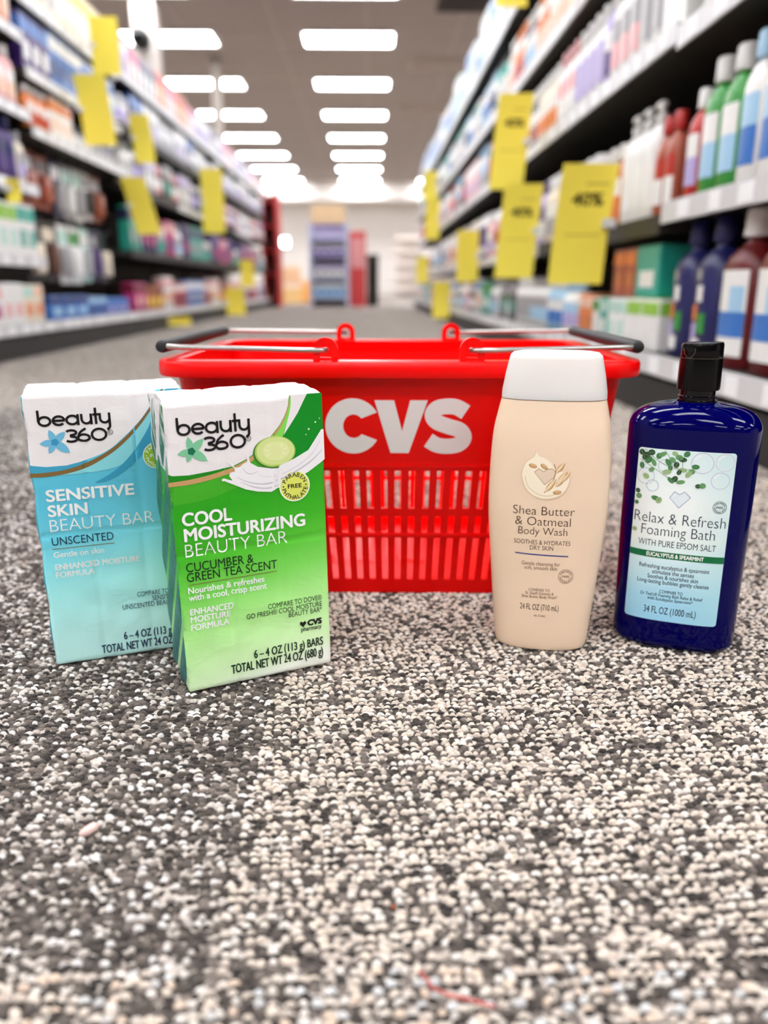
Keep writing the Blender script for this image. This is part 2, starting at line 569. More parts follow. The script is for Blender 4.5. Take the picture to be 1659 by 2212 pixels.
def film_material(name, grad, white_pts, side_top, side_bot, swath_pts=None, swath_col=None):
    m = bpy.data.materials.new(name)
    m.use_nodes = True
    nt = m.node_tree
    N = nt.nodes.new
    Lk = nt.links.new
    b = nt.nodes['Principled BSDF']
    b.inputs['Roughness'].default_value = 0.28
    b.inputs['Specular IOR Level'].default_value = 0.35
    tc = N('ShaderNodeTexCoord')
    sp = N('ShaderNodeSeparateXYZ')
    Lk(tc.outputs['Object'], sp.inputs[0])
    S = 0.2
    def math_(op, a, c=None):
        n = N('ShaderNodeMath')
        n.operation = op
        for i, q in enumerate((a, c)):
            if q is None:
                continue
            if isinstance(q, (int, float)):
                n.inputs[i].default_value = q
            else:
                Lk(q, n.inputs[i])
        return n.outputs[0]
    def mix(f, a, c):
        n = N('ShaderNodeMix')
        n.data_type = 'RGBA'
        Lk(f, n.inputs[0])
        for i, q in ((6, a), (7, c)):
            if isinstance(q, tuple):
                n.inputs[i].default_value = q
            else:
                Lk(q, n.inputs[i])
        return n.outputs[2]
    u = math_('DIVIDE', sp.outputs[0], S)
    v = math_('DIVIDE', sp.outputs[2], S)
    ra = N('ShaderNodeValToRGB')
    e = ra.color_ramp.elements
    e[0].position, e[0].color = grad[0][0] / 200, lin(grad[0][1])
    e[1].position, e[1].color = grad[-1][0] / 200, lin(grad[-1][1])
    for p, c in grad[1:-1]:
        q = e.new(p / 200)
        q.color = lin(c)
    # the tone runs a little aslant: paler towards the lower right, as printed
    sl = math_('MULTIPLY', math_('SUBTRACT', u, 0.25), -0.20)
    Lk(math_('ADD', v, sl), ra.inputs[0])
    colr = ra.outputs[0]
    if swath_pts:
        fc = curve_node(nt, swath_pts, 200)
        Lk(u, fc.inputs['Value'])
        colr = mix(math_('GREATER_THAN', v, fc.outputs[0]), colr, lin(swath_col))
    fc = curve_node(nt, white_pts, 200)
    Lk(u, fc.inputs['Value'])
    colr = mix(math_('GREATER_THAN', v, fc.outputs[0]), colr, lin((242, 237, 236)))
    # end flaps: creased film
    wv = N('ShaderNodeTexNoise')
    wv.inputs['Scale'].default_value = 60
    wv.inputs['Detail'].default_value = 6
    wv.inputs['Distortion'].default_value = 2.5
    mp = N('ShaderNodeMapping')
    mp.inputs['Scale'].default_value = (1, 2.2, 0.45)
    Lk(tc.outputs['Object'], mp.inputs['Vector'])
    Lk(mp.outputs['Vector'], wv.inputs['Vector'])
    rs = N('ShaderNodeValToRGB')
    r = rs.color_ramp.elements
    r[0].position, r[0].color = 0.42, lin(side_bot)
    r[1].position, r[1].color = 0.6, lin((222, 226, 222))
    q = r.new(0.52); q.color = lin(side_top)
    Lk(wv.outputs['Fac'], rs.inputs[0])
    low = N('ShaderNodeValToRGB')
    low.color_ramp.elements[0].color = lin(side_bot)
    low.color_ramp.elements[1].color = lin(side_top)
    Lk(math_('MULTIPLY', v, 1.05), low.inputs[0])
    upper = N('ShaderNodeMapRange')
    upper.inputs[1].default_value = 0.66
    upper.inputs[2].default_value = 0.86
    Lk(v, upper.inputs[0])
    side = mix(upper.outputs[0], low.outputs[0], rs.outputs[0])
    left = math_('MULTIPLY', math_('LESS_THAN', sp.outputs[0], 0.0012), math_('LESS_THAN', sp.outputs[2], H_ - 0.0012))
    colr = mix(left, colr, side)
    colr = mix(math_('GREATER_THAN', sp.outputs[2], H_ - 0.0011), colr, lin((244, 240, 238)))
    Lk(colr, b.inputs['Base Color'])
    # creases: strong on top and ends, faint on the front
    geo = N('ShaderNodeNewGeometry')
    sn = N('ShaderNodeSeparateXYZ')
    tcn = N('ShaderNodeVectorTransform')
    tcn.vector_type = 'NORMAL'
    tcn.convert_from = 'WORLD'
    tcn.convert_to = 'OBJECT'
    Lk(geo.outputs['Normal'], tcn.inputs[0])
    Lk(tcn.outputs[0], sn.inputs[0])
    front = math_('MAXIMUM', math_('MULTIPLY', sn.outputs[1], -1.0), 0.0)
    k = math_('ADD', math_('MULTIPLY', math_('SUBTRACT', 1.0, front), 0.75), 0.10)
    w2 = N('ShaderNodeTexNoise')
    w2.inputs['Scale'].default_value = 110
    w2.inputs['Detail'].default_value = 4
    w2.inputs['Distortion'].default_value = 1.8
    mp2 = N('ShaderNodeMapping')
    mp2.inputs['Scale'].default_value = (0.35, 1.6, 0.6)
    Lk(tc.outputs['Object'], mp2.inputs['Vector'])
    Lk(mp2.outputs['Vector'], w2.inputs['Vector'])
    bp = N('ShaderNodeBump')
    bp.inputs['Distance'].default_value = 0.007
    Lk(k, bp.inputs['Strength'])
    Lk(w2.outputs['Fac'], bp.inputs['Height'])
    Lk(bp.outputs['Normal'], b.inputs['Normal'])
    return m

def soap_pack(loc, rz, lean, label, film):
    """film wrapped block of six bars; local x 0..W, y 0 (front)..D, z 0..H"""
    root = thing('soap_multipack', label, 'soap pack', loc, rz, None)
    root.rotation_euler = (0, R(lean), rz)
    nx, ny, nz = 50, 20, 90
    r = 0.0028
    mb = MB()
    def put(u, y, v):
        p = Vector((u, y, v))
        q = Vector((min(max(u, r), W_ - r), min(max(y, r), D_ - r), min(max(v, r), H_ - r)))
        d = p - q
        if d.length > 1e-9:
            n = d.normalized()
            p = q + n * r
        else:
            n = Vector((0, 0, 0))
        if y == 0:
            p.y += pack_disp(u, v)
        if v == H_:
            p.z -= 0.0006 * (1 + math.sin(y * 300 + 2.2 * math.sin(u * 140))) * 0.6 + 0.0010 * math.exp(-((u - 0.0345) / 0.0015) ** 2) + 0.0010 * math.exp(-((u - 0.0675) / 0.0015) ** 2)
            p.z += 0.0016 * math.sin(math.pi * y / D_)
        if u == 0:
            p.x += 0.0007 * (1 + math.sin(v * 160 + y * 200)) + 0.0035 * math.exp(-((y - D_ / 2) / 0.006) ** 2) * max(0, (v - 0.12) / 0.07)
        return tuple(p)
    def grid(f, na, nb, flip=False):
        vs = [f(i / na, j / nb) for j in range(nb + 1) for i in range(na + 1)]
        fs = []
        for j in range(nb):
            for i in range(na):
                a = j * (na + 1) + i
                q = (a, a + 1, a + na + 2, a + na + 1)
                fs.append(tuple(reversed(q)) if flip else q)
        mb.add(vs, fs, film)
    grid(lambda a, c: put(a * W_, 0, c * H_), nx, nz)
    grid(lambda a, c: put(a * W_, D_, c * H_), nx, nz, True)
    grid(lambda a, c: put(0, a * D_, c * H_), ny, nz, True)
    grid(lambda a, c: put(W_, a * D_, c * H_), ny, nz)
    grid(lambda a, c: put(a * W_, c * D_, H_), nx, ny)
    grid(lambda a, c: put(a * W_, c * D_, 0), nx, ny, True)
    me = mb.mesh('film_wrap')
    bm = bmesh.new(); bm.from_mesh(me)
    bmesh.ops.remove_doubles(bm, verts=bm.verts[:], dist=2e-5)
    bm.to_mesh(me); bm.free()
    me.polygons.foreach_set('use_smooth', [True] * len(me.polygons))
    link('film_wrap', me, root)
    return root

def pack_map(u, v, layer):
    uu, vv = u / 1000, v / 1000
    return (uu, pack_disp(uu, vv) - 0.00012 - 0.00007 * layer, vv)

def ink(name, rgb, rough=0.35):
    return mat('ink_' + name, rgb, rough, vary=0.0, spec=0.3)
K_BLACK, K_WHITE = ink('black', (24, 20, 24)), ink('white', (250, 250, 248))
K_TAN, K_BRONZE = ink('tan', (200, 158, 104)), ink('bronze', (134, 104, 56))
K_NAVY, K_DGREEN = ink('navy', (18, 52, 84)), ink('deep_green', (16, 44, 24))

def arcpts(cx, cy, r, a0, a1, n=20, ry=None):
    ry = ry or r
    return [(cx + r * math.cos(R(a0 + (a1 - a0) * k / n)), cy + ry * math.sin(R(a0 + (a1 - a0) * k / n))) for k in range(n + 1)]

def logo(P, u0, vb, u1, h, t0, t1, tv, th, ink_m, petal, petal_dark, star, reg):
    """rounded two-line wordmark drawn with even strokes, and a five-petal star"""
    L = u1 - u0
    k = L / 44.6
    x = h * 0.66          # x-height
    r = x / 2
    w = 1.55 * k
    rx = 3.45 * k
    c = u0 + 4.3 * k
    mid = vb + r
    P.ribbon([(u0 + w / 2, vb + h), (u0 + w / 2, mid)], w, ink_m)
    P.ribbon(arcpts(c, mid, rx, 0, 360, 28, r - w / 2), w, ink_m)
    ce = u0 + 12.8 * k
    P.ribbon([(ce - rx, mid)] + arcpts(ce, mid, rx, 0, 318, 26, r - w / 2), w, ink_m)
    ca = u0 + 21.0 * k
    P.ribbon(arcpts(ca, mid, rx, 0, 360, 28, r - w / 2), w, ink_m)
    P.ribbon([(ca + rx, vb + x), (ca + rx, vb)], w, ink_m)
    cu = u0 + 29.6 * k
    P.ribbon([(cu - 2.9 * k, vb + x)] + arcpts(cu, vb + r, 2.9 * k, 180, 360, 16, r - w / 2) + [(cu + 2.9 * k, vb + x)], w, ink_m)
    P.ribbon([(cu + 2.9 * k, vb + x), (cu + 2.9 * k, vb)], w, ink_m)
    ct = u0 + 35.4 * k
    P.ribbon([(ct, vb + h), (ct, vb)], w, ink_m)
    P.ribbon([(ct - 1.9 * k, vb + x - w / 2), (ct + 1.9 * k, vb + x - w / 2)], w, ink_m)
    cy = u1 - 2.9 * k - w / 2
    P.ribbon([(cy - 2.9 * k, vb + x)] + arcpts(cy, vb + r, 2.9 * k, 180, 360, 16, r - w / 2), w, ink_m)
    P.ribbon([(cy + 2.9 * k, vb + x), (cy + 2.9 * k, vb - 0.8 * k)] + arcpts(cy + 0.2 * k, vb - 1.2 * k, 2.7 * k, 0, -75, 8), w, ink_m)
    # 360
    a = 3.2 * k
    P.ribbon(arcpts(t0 + a, tv + th * 0.74, a, 150, -90, 18, th * 0.26 - w / 2) + [(t0 + a - 0.6 * k, tv + th * 0.49)], w, ink_m)
    P.ribbon([(t0 + a - 0.6 * k, tv + th * 0.52)] + arcpts(t0 + a, tv + th * 0.27, a * 1.1, 90, -150, 18, th * 0.27 - w / 2), w, ink_m)
    c6 = t0 + 10.8 * k
    P.ribbon(arcpts(c6, tv + th * 0.32, 3.5 * k, 0, 360, 26, th * 0.32 - w / 2), w, ink_m)
    P.ribbon([(c6 - 3.4 * k, tv + th * 0.38)] + smooth_line([(c6 - 3.4 * k, tv + th * 0.38), (c6 - 2.0 * k, tv + th * 0.72), (c6 + 1.6 * k, tv + th)], 5), w, ink_m)
    c0 = t1 - 4.4 * k
    P.ribbon(arcpts(c0, tv + th / 2, 4.4 * k, 0, 360, 32, th / 2 - w / 2), w, ink_m)
    P.ring(reg[0], reg[1], 1.6, 0.3, ink_m, seg=28)
    P.text('R', reg[0] - 0.7, reg[0] + 0.8, reg[1] - 0.85, 1.7, ink_m, 0.0)
    # petals
    sx, sy = star[0]
    for i, (px, py) in enumerate(star[1:]):
        d = Vector((px - sx, py - sy))
        n = Vector((-d.y, d.x)).normalized()
        Lp = d.length
        base = Vector((sx, sy)) - d.normalized() * Lp * 0.28
        tip = Vector((px, py))
        wv = Lp * 0.24
        pts = []
        for s in range(0, 11):
            t = s / 10
            q = base.lerp(tip, t)
            pts.append(q + n * wv * math.sin(math.pi * t ** 1.15) ** 0.9)
        for s in range(9, 0, -1):
            t = s / 10
            q = base.lerp(tip, t)
            pts.append(q - n * wv * math.sin(math.pi * t ** 1.15) ** 0.9)
        P.poly([tuple(p) for p in pts], petal, 2 + 0.15 * i)
    P.poly([(sx + 2.6 * math.sin(R(72 * k2 + 20)) * (1 if k2 % 1 == 0 else 1), sy + 2.6 * math.cos(R(72 * k2 + 20))) for k2 in range(5)], petal_dark, 3.2)

def free_badge(P, cu, cv, r, fill, rim, letters):
    if fill is not None:
        P.ell(cu, cv, r, r, rim, 3)
        P.ell(cu, cv, r * 0.93, r * 0.93, fill, 3.6)
    else:
        P.ring(cu, cv, r * 0.96, r * 0.05, rim, 3.6)
    w = r * 0.46
    P.text('FREE', cu - w, cu + w, cv - r * 0.13, r * 0.27, letters, 0.03, 5)
    P.arc('PARABEN', cu, cv, r * 0.60, -62, 62, r * 0.27, letters, 0.01, 5)
    P.arc('PHTHALATE', cu, cv, r * 0.60, 254, 106, r * 0.27, letters, 0.01, 5, inside=True)
    P.ell(cu - r * 0.74, cv + 0.02 * r, r * 0.05, r * 0.05, letters, 5, seg=10)
    P.ell(cu + r * 0.74, cv + 0.02 * r, r * 0.05, r * 0.05, letters, 5, seg=10)

# --- green pack
film_g = film_material('green_film', [(0, (250, 255, 242)), (12, (226, 255, 202)), (30, (206, 254, 176)), (50, (178, 246, 144)), (70, (132, 228, 96)), (90, (88, 202, 52)), (104, (62, 184, 32)), (125, (42, 168, 22)), (200, (32, 158, 20))],
    [(0, 147), (3, 145.8), (13, 145.2), (26, 146.2), (40, 147.8), (53, 154), (66, 165), (73.6, 174.5), (77.4, 183), (79.1, 190), (200, 200)], (46, 120, 52), (58, 132, 128),  # teal low on the end flap: blue pack's reflection put into the colour
    [(0, 127.5), (11, 127.7), (20.7, 128.7), (30, 130.5), (40, 133.7), (60, 141), (90, 150), (200, 200)], (66, 176, 34))
GP = soap_pack((-0.1191, 0.4623, 0.0), R(23.0), -0.9, 'green and white film-wrapped soap multipack with a cucumber slice, standing in front of the basket', film_g)
P = Print()
DG = ink('band_green', (26, 138, 22)); DG2 = ink('corner_green', (4, 142, 32))
P.poly([(0.6, 147.1), (3, 145.8), (13, 145.2), (26, 146.2), (40, 147.9), (46, 150.3), (53.3, 153.4), (40.6, 147.5), (26.5, 144.2), (13, 142.4), (0.6, 141.8)], DG, 0.6, 1.8)
st = [(0.4, 141.8), (13, 142.4), (26.5, 144.2), (40.6, 147.5), (53.3, 153.6), (66.3, 164.7), (73.6, 174), (77.4, 182.9), (79.1, 189.2)]
sb = [(0.4, 139.2), (12.4, 139.3), (26, 141), (40, 144.2), (50.1, 148.2), (60, 156.0), (69, 165.3), (74.9, 174.6), (78.1, 183.2), (79.3, 189.2)]
P.poly(smooth_line(st, 4) + list(reversed(smooth_line(sb, 4))), K_TAN, 1.2, 1.8)
lens = [(79.2, 189.2), (79.2, 183.7), (77.7, 177.0), (74.4, 167.6), (71.0, 160.0), (66, 156)]
P.poly([(60, 156.0), (69, 165.3), (74.9, 174.6), (78.1, 183.2), (79.2, 189.2)] + smooth_line(lens, 4)[1:], ink('leaf_green', (132, 224, 84)), 0.8, 1.8)
P.poly([(79.3, 189.2), (90.0, 189.3), (87.7, 185.3), (83.5, 177.8), (78.3, 170.6), (73.6, 164.4), (77.7, 177.0), (79.2, 183.7)], ink('panel_white', (242, 237, 236)), 0.7, 1.8)
P.poly([(90.2, 189.3), (99.8, 189.2), (100.1, 150), (96, 146), (80, 140), (62, 145), (66, 156), (71, 160), (73.6, 164.4), (78.3, 170.6), (83.5, 177.8), (87.7, 185.3)], DG2, 0.5, 1.8)
# cucumber slice
P.ell(67.0, 153.9, 13.8, 10.2, ink('cucumber_skin', (62, 124, 42)), 2, -3)
P.ell(67.6, 154.5, 13.2, 9.9, ink('cucumber_rim', (176, 208, 96)), 2.3, -3)
P.ell(67.8, 154.8, 12.2, 9.1, ink('cucumber_flesh', (216, 230, 150)), 2.6, -3)
P.ell(68.2, 155.0, 8.6, 6.2, ink('cucumber_heart', (228, 236, 166)), 2.8, -3)
cs_ = ink('cucumber_seed', (238, 240, 196)); cs2 = ink('cucumber_line', (196, 214, 122))
for k in range(9):
    a = R(40 * k + 10)
    P.ell(68.2 + 6.0 * math.cos(a), 155.0 + 4.2 * math.sin(a), 1.5, 0.55, cs_, 3.0, math.degrees(a))
for k in range(3):
    a = R(120 * k + 30)
    P.ribbon([(68.2, 155.0), (68.2 + 6.8 * math.cos(a), 155.0 + 4.8 * math.sin(a))], 0.5, cs2, 2.9)
# milk splash
milk = [(100.2, 165.9), (98.7, 166.1), (94.7, 160.6), (89.4, 153.4), (79.2, 148.5), (65.2, 143.8), (55.7, 146.0), (51.0, 149.2), (50.2, 155.6), (49.5, 155.9), (49.2, 150.0), (46.3, 148.6), (44.4, 147.1), (41.5, 146.9), (38.4, 151.2), (37.0, 151.8), (37.6, 150.4), (41.0, 146.5), (41.2, 144.6), (38.0, 144.0), (37.5, 142.0), (39.3, 138.9), (34.5, 140.7), (33.6, 139.9), (34.3, 139.1), (39.9, 136.3), (47.2, 132.4), (54.8, 130.1), (63.5, 128.8), (68.5, 130.8), (78.6, 134.6), (88.9, 139.2), (97.2, 144.3), (100.2, 146.4)]
P.poly(milk, ink('milk', (244, 242, 242)), 3.2, 1.8)
MG = ink('milk_fold', (206, 204, 212)); MG2 = ink('milk_fold_soft', (226, 224, 230))
for pts, w in (([(42, 141), (50, 136.5), (62, 134.5), (76, 138.5), (90, 145.5), (99, 153)], [0.2, .7, 1.1, 1.2, 1.0, 0.3]), ([(44, 137.5), (54, 132.8), (64, 131.6), (74, 134.8)], [0.2, .9, .9, 0.2]), ([(56, 140.5), (66, 138.6), (80, 143), (92, 151), (98, 160)], [0.2, .6, .8, .8, .2]), ([(46, 146), (50, 142), (56, 143)], [.2, .6, .2])):
    q = smooth_line(pts, 5)
    ww = [np.interp(i / (len(q) - 1) * (len(w) - 1), range(len(w)), w) for i in range(len(q))]
    P.ribbon(q, [float(a) for a in ww], MG if pts[0][1] != 140.5 else MG2, 3.7)
for u, v, r in ((90.2, 166.9, .6), (94.8, 171, .55), (97.6, 173.2, .4), (88.2, 163.5, .4), (33.6, 139.9, .9), (49.8, 156.2, .6), (37.1, 151.8, .7)):
    P.ell(u, v, r, r, ink('milk', (244, 242, 242)), 3.7, seg=12)
Q = Print()
free_badge(Q, 79.2, 130.9, 10.2, ink('badge_lime', (226, 232, 104)), K_WHITE, K_BLACK)
Q.build('badge', pack_map, GP)
logo(P, 7.9, 169.4, 52.5, 11.2, 23.5, 48.7, 158.7, 9.2, K_BLACK, ink('petal_green', (128, 200, 156)), ink('petal_green_dark', (22, 116, 84)), [(15.7, 159.7), (14.2, 168.7), (23.5, 166.8), (24.9, 153.0), (12.5, 153.1), (7.1, 158.5)], (50.9, 164.5))
GT = [('COOL', 6.4, 37.4, 113.5, 8.5, K_WHITE, .035), ('MOISTURIZING', 6.8, 85.2, 103.4, 8.5, K_WHITE, .035), ('BEAUTY BAR', 6.7, 72.5, 93.4, 8.3, K_WHITE, -.012),
      ('CUCUMBER &', 6.4, 49.3, 83.6, 5.8, K_DGREEN, .0), ('GREEN TEA SCENT', 6.3, 64.6, 77.1, 5.8, K_DGREEN, .0),
      ('Nourishes & refreshes', 6.3, 55.7, 69.0, 4.3, K_WHITE, .02), ('with a cool, crisp scent', 6.3, 57.0, 64.1, 4.3, K_WHITE, .02),
      ('ENHANCED', 6.3, 34.4, 54.4, 4.3, K_WHITE, .03), ('MOISTURE', 6.2, 32.0, 49.2, 4.3, K_WHITE, .03), ('FORMULA', 6.1, 30.9, 43.8, 4.3, K_WHITE, .03),
      ('COMPARE TO DOVE\u00ae', 57.0, 94.5, 49.4, 3.5, K_DGREEN, .0), ('GO FRESH\u00ae COOL MOISTURE', 42.2, 94.4, 44.9, 3.5, K_DGREEN, .0), ('BEAUTY BAR*', 70.8, 94.3, 40.8, 3.5, K_DGREEN, .0),
      ('CVS', 83.5, 94.0, 32.0, 4.5, K_BLACK, .07), ('pharmacy', 78.9, 93.6, 28.6, 3.2, K_BLACK, .01),
      ('6 \u2013 4 OZ (113 g) BARS', 45.5, 94.3, 16.0, 6.0, K_DGREEN, .02), ('TOTAL NET WT 24 OZ (680 g)', 29.7, 94.0, 8.0, 6.4, K_DGREEN, .02)]
for s, a, c, v0, cap, m, off in GT:
    P.text(s, a, c, v0, cap, m, off, 4)
P.ribbon([(7.0, 74.9), (64.5, 75.1)], 0.45, K_BRONZE, 4)
def heart_pts(cu, cv, w, h):
    return [(cu, cv - h * .55), (cu - w / 2, cv + h * .08), (cu - w * .27, cv + h * .45), (cu, cv + h * .2), (cu + w * .27, cv + h * .45), (cu + w / 2, cv + h * .08)]
P.poly(heart_pts(80.4, 34.2, 4.8, 4.6), K_BLACK, 4)
P.build('front_artwork', pack_map, GP)

# --- blue pack
film_b = film_material('blue_film', [(0, (212, 255, 250)), (30, (200, 255, 250)), (60, (178, 254, 252)), (84, (140, 236, 246)), (100, (112, 216, 236)), (125, (96, 202, 228)), (200, (84, 190, 220))],
    [(0, 143.8), (10.5, 141.9), (23, 142.0), (36, 145.0), (50, 150.5), (59, 157.2), (69, 166.2), (77, 175.5), (90, 196), (200, 200)], (70, 170, 190), (60, 150, 170))
BP = soap_pack((-0.2205, 0.5033, 0.0), R(19.3), -0.2, 'pale blue and white film-wrapped soap multipack, partly behind the green pack', film_b)
P = Print()
BB = ink('band_blue', (66, 166, 198))
P.poly([(0.6, 143.6), (10.5, 141.9), (23, 142), (36.2, 144.6), (36.2, 143), (22.9, 139.3), (10.1, 138.1), (0.6, 138.3)], BB, 0.6, 1.8)
st = [(0.4, 138.3), (10.1, 138.1), (22.9, 139.3), (36.2, 143.2), (49.8, 149.8), (59.2, 156.7), (68.8, 165.6), (77.0, 175.2), (87, 189.2)]
sb = [(0.4, 135.6), (9.8, 135.3), (22.7, 136.5), (35.9, 139.8), (49.8, 146.9), (60.4, 154.6), (70.2, 164.2), (78.2, 174.2), (88.4, 189.2)]
pale = [(88.6, 189.2), (82, 176), (76.7, 163.9), (67.6, 150.5), (57.9, 140.1), (48.5, 133.6), (39.3, 129.1), (20, 124), (0.5, 121)]
P.poly([(0.4, 135.6), (9.8, 135.3), (22.7, 136.5), (35.9, 139.8), (49.8, 146.9), (60.4, 154.6), (70.2, 164.2), (78.2, 174.2), (88.4, 189.2)] + smooth_line([(88.6, 189.2), (82, 176), (76.7, 163.9), (67.6, 150.5), (57.9, 140.1), (46, 137.0), (36, 136.0)], 3)[1:], ink('pale_sweep', (140, 222, 230)), 0.7, 1.8)
P.poly(smooth_line([(90, 189.2), (82, 176), (76.7, 163.9), (67.6, 150.5), (57.9, 140.1), (48.5, 133.6), (39.3, 129.1)], 3) + smooth_line([(41.0, 128.4), (49.9, 130.1), (62.1, 137.3), (71.8, 146.3), (78, 155), (88, 172), (98, 189.2)], 3), ink('deep_sweep', (58, 160, 196)), 0.8, 1.8)
P.poly(smooth_line(st, 4) + list(reversed(smooth_line(sb, 4))), K_BRONZE, 1.2, 1.8)
Q = Print()
free_badge(Q, 80.5, 144.4, 9.0, ink('badge_green', (150, 200, 40)), K_WHITE, K_WHITE)
Q.build('badge', pack_map, BP)
logo(P, 8.5, 168.2, 53.3, 10.8, 24.7, 49.5, 156.8, 9.0, K_BLACK, ink('petal_blue', (112, 188, 220)), ink('petal_blue_dark', (58, 148, 192)), [(17.6, 157.8), (14.8, 166.2), (24.3, 164.4), (26.1, 150.3), (13.2, 150.7), (8.2, 157.2)], (52.1, 162.3))
BT = [('SENSITIVE', 8.1, 63.8, 118.4, 8.0, K_WHITE, .035), ('SKIN', 8.1, 33.0, 108.0, 7.9, K_WHITE, .035), ('BEAUTY BAR', 8.3, 75.1, 97.8, 8.0, K_WHITE, -.012), ('UNSCENTED', 8.3, 47.6, 88.0, 5.5, K_NAVY, .0),
      ('Gentle on skin', 8.4, 40.5, 79.3, 4.1, K_WHITE, .02), ('ENHANCED MOISTURE', 8.4, 63.4, 70.4, 4.2, K_WHITE, .03), ('FORMULA', 8.4, 32.9, 65.0, 4.1, K_WHITE, .03),
      ('COMPARE TO DOVE\u00ae', 59.3, 94.0, 44.0, 3.6, K_NAVY, .0), ('SENSITIVE SKIN', 69.4, 94.0, 39.7, 3.6, K_NAVY, .0), ('UNSCENTED BEAUTY BAR*', 48.8, 95.4, 35.4, 3.6, K_NAVY, .0),
      ('6 \u2013 4 OZ (113 g) BARS', 47.6, 95.1, 12.8, 6.0, K_NAVY, .02), ('TOTAL NET WT 24 OZ (680 g)', 32.1, 95.5, 4.6, 6.2, K_NAVY, .02)]
for s, a, c, v0, cap, m, off in BT:
    P.text(s, a, c, v0, cap, m, off, 4)
P.ribbon([(8.0, 85.5), (47.9, 85.5)], 0.45, K_BRONZE, 4)
P.build('front_artwork', pack_map, BP)

# ------------------------------------------------------------------ bottles in front
def sup_ring(a, b, z, n, seg=72):
    out = []
    for k in range(seg):
        t = 2 * math.pi * k / seg
        c, s = math.cos(t), math.sin(t)
        out.append((a * math.copysign(abs(c) ** (2 / n), c), b * math.copysign(abs(s) ** (2 / n), s), z))
    return out

def prof_at(prof, z):
    zs = [p[0] for p in prof]
    return [float(np.interp(z, zs, [p[i] for p in prof])) for i in (1, 2)]

def smooth_prof(pts, n=5):
    return smooth_line([tuple(p) for p in pts], n)

# --- cream body wash
M_cream = mat('cream_plastic', (244, 217, 188), 0.32, vary=0.01, scale=8, sss=0.15, spec=0.4)
M_frost = mat('frosted_cap', (255, 250, 244), 0.38, vary=0.01, trans=0.22, spec=0.35, sss=0.3)
CB = thing('body_wash_bottle', 'cream body wash bottle with a frosted white cap, standing in front of the basket', 'bottle', (0.1275, 0.541, 0.0), R(-11))
NC = 2.5
cprof = smooth_prof([(0.0, .0285, .0165), (0.0012, .0315, .0192), (0.0045, .0335, .0212), (0.0305, .036, .0225), (0.0668, .0391, .0232), (0.1017, .0418, .0236), (0.1357, .0416, .0233), (0.158, .0402, .0222), (0.172, .0376, .0204), (0.1815, .0354, .0192)], 5)
mb = MB()
mb.loft([sup_ring(a, b, z, NC) for z, a, b in cprof] + [sup_ring(.030, .016, .1822, NC)], M_cream)
mb.build('bottle_body', CB, 40)
mb = MB()
mb.loft([sup_ring(.0355, .0193, .1822, NC), sup_ring(.0353, .0192, .187, NC), sup_ring(.0335, .0180, .198, NC), sup_ring(.0312, .0166, .2085, NC), sup_ring(.0305, .0161, .2108, NC), sup_ring(.0285, .0145, .2126, NC), sup_ring(.024, .011, .2134, NC), sup_ring(.012, .005, .2137, NC)], M_frost)
mb.build('flip_cap', CB, 40)
mb = MB()
mb.loft([sup_ring(.034, .0184, .1824, NC), sup_ring(.0335, .018, .1868, NC)], M_cream)
mb.build('cap_collar', CB, 40)
def capmap(u, v, layer):
    z = v / 1000
    a = np.interp(z, [.1822, .187, .198, .2085, .2108], [.0355, .0353, .0335, .0312, .0305])
    b = np.interp(z, [.1822, .187, .198, .2085, .2108], [.0193, .0192, .0180, .0166, .0161])
    q = min(abs(u / 1000) / a, 0.999)
    return (u / 1000, -b * (1 - q ** NC) ** (1 / NC) - 0.0001 - 0.00008 * layer, z)
P = Print()
P.ribbon(arcpts(0, 209.6, 8.6, 180, 360, 24, 9.0), 0.5, mat('cap_edge', (255, 252, 248), 0.3, vary=0))
P.build('thumb_notch', capmap, CB)
def creammap(u, v, layer):
    a, b = prof_at(cprof, v / 1000)
    q = min(abs(u / 1000) / a, 0.999)
    return (u / 1000, -b * (1 - q ** NC) ** (1 / NC) - 0.00012 - 0.00007 * layer, v / 1000)
P = Print()
BR = ink('brown', (74, 48, 36)); BR2 = ink('soft_brown', (132, 104, 84))
swirl = [(-10.6, 148.1), (-11.9, 145.0), (-17.3, 140.2), (-19.6, 133.5), (-19.2, 128.5), (-16.4, 121.7), (-10.8, 116.8), (-2.6, 114.8), (5.6, 116.8), (11.2, 122.0), (13.3, 130.2), (10, 134), (3.1, 136.7), (0.3, 140.9), (-4.6, 144.2), (-8.6, 145.6)]
P.poly(smooth_loop(swirl, 4), ink('swirl_edge', (226, 200, 162)), 1, 3)
P.poly([(-3 + (u + 3) * .965, 131 + (v - 131) * .965 + 0.25) for u, v in smooth_loop(swirl, 4)], ink('swirl_cream', (253, 238, 212)), 1.5, 3)
P.ribbon(smooth_line([(-17, 131), (-14.5, 123.5), (-7, 118.4), (1, 118), (7.6, 121.4)], 6), 0.7, ink('swirl_fold', (236, 214, 178)), 2)
P.poly([(-11.2, 134.0), (-8.2, 136.8), (-4.7, 134.8), (-2.4, 136.6), (1.0, 136.9), (3.5, 134.7), (2.6, 130.6), (-3.7, 125.2)], ink('heart_edge', (196, 164, 132)), 2, 3)
P.poly([(-10.6, 133.8), (-8.1, 136.2), (-4.7, 134.2), (-2.3, 136.0), (0.9, 136.3), (2.9, 134.5), (2.1, 130.9), (-3.7, 125.9)], ink('heart_inside', (236, 212, 186)), 2.5, 3)
OE, OF, OL = ink('oat_edge', (176, 122, 66)), ink('oat_fill', (232, 192, 138)), ink('oat_light', (248, 226, 188))
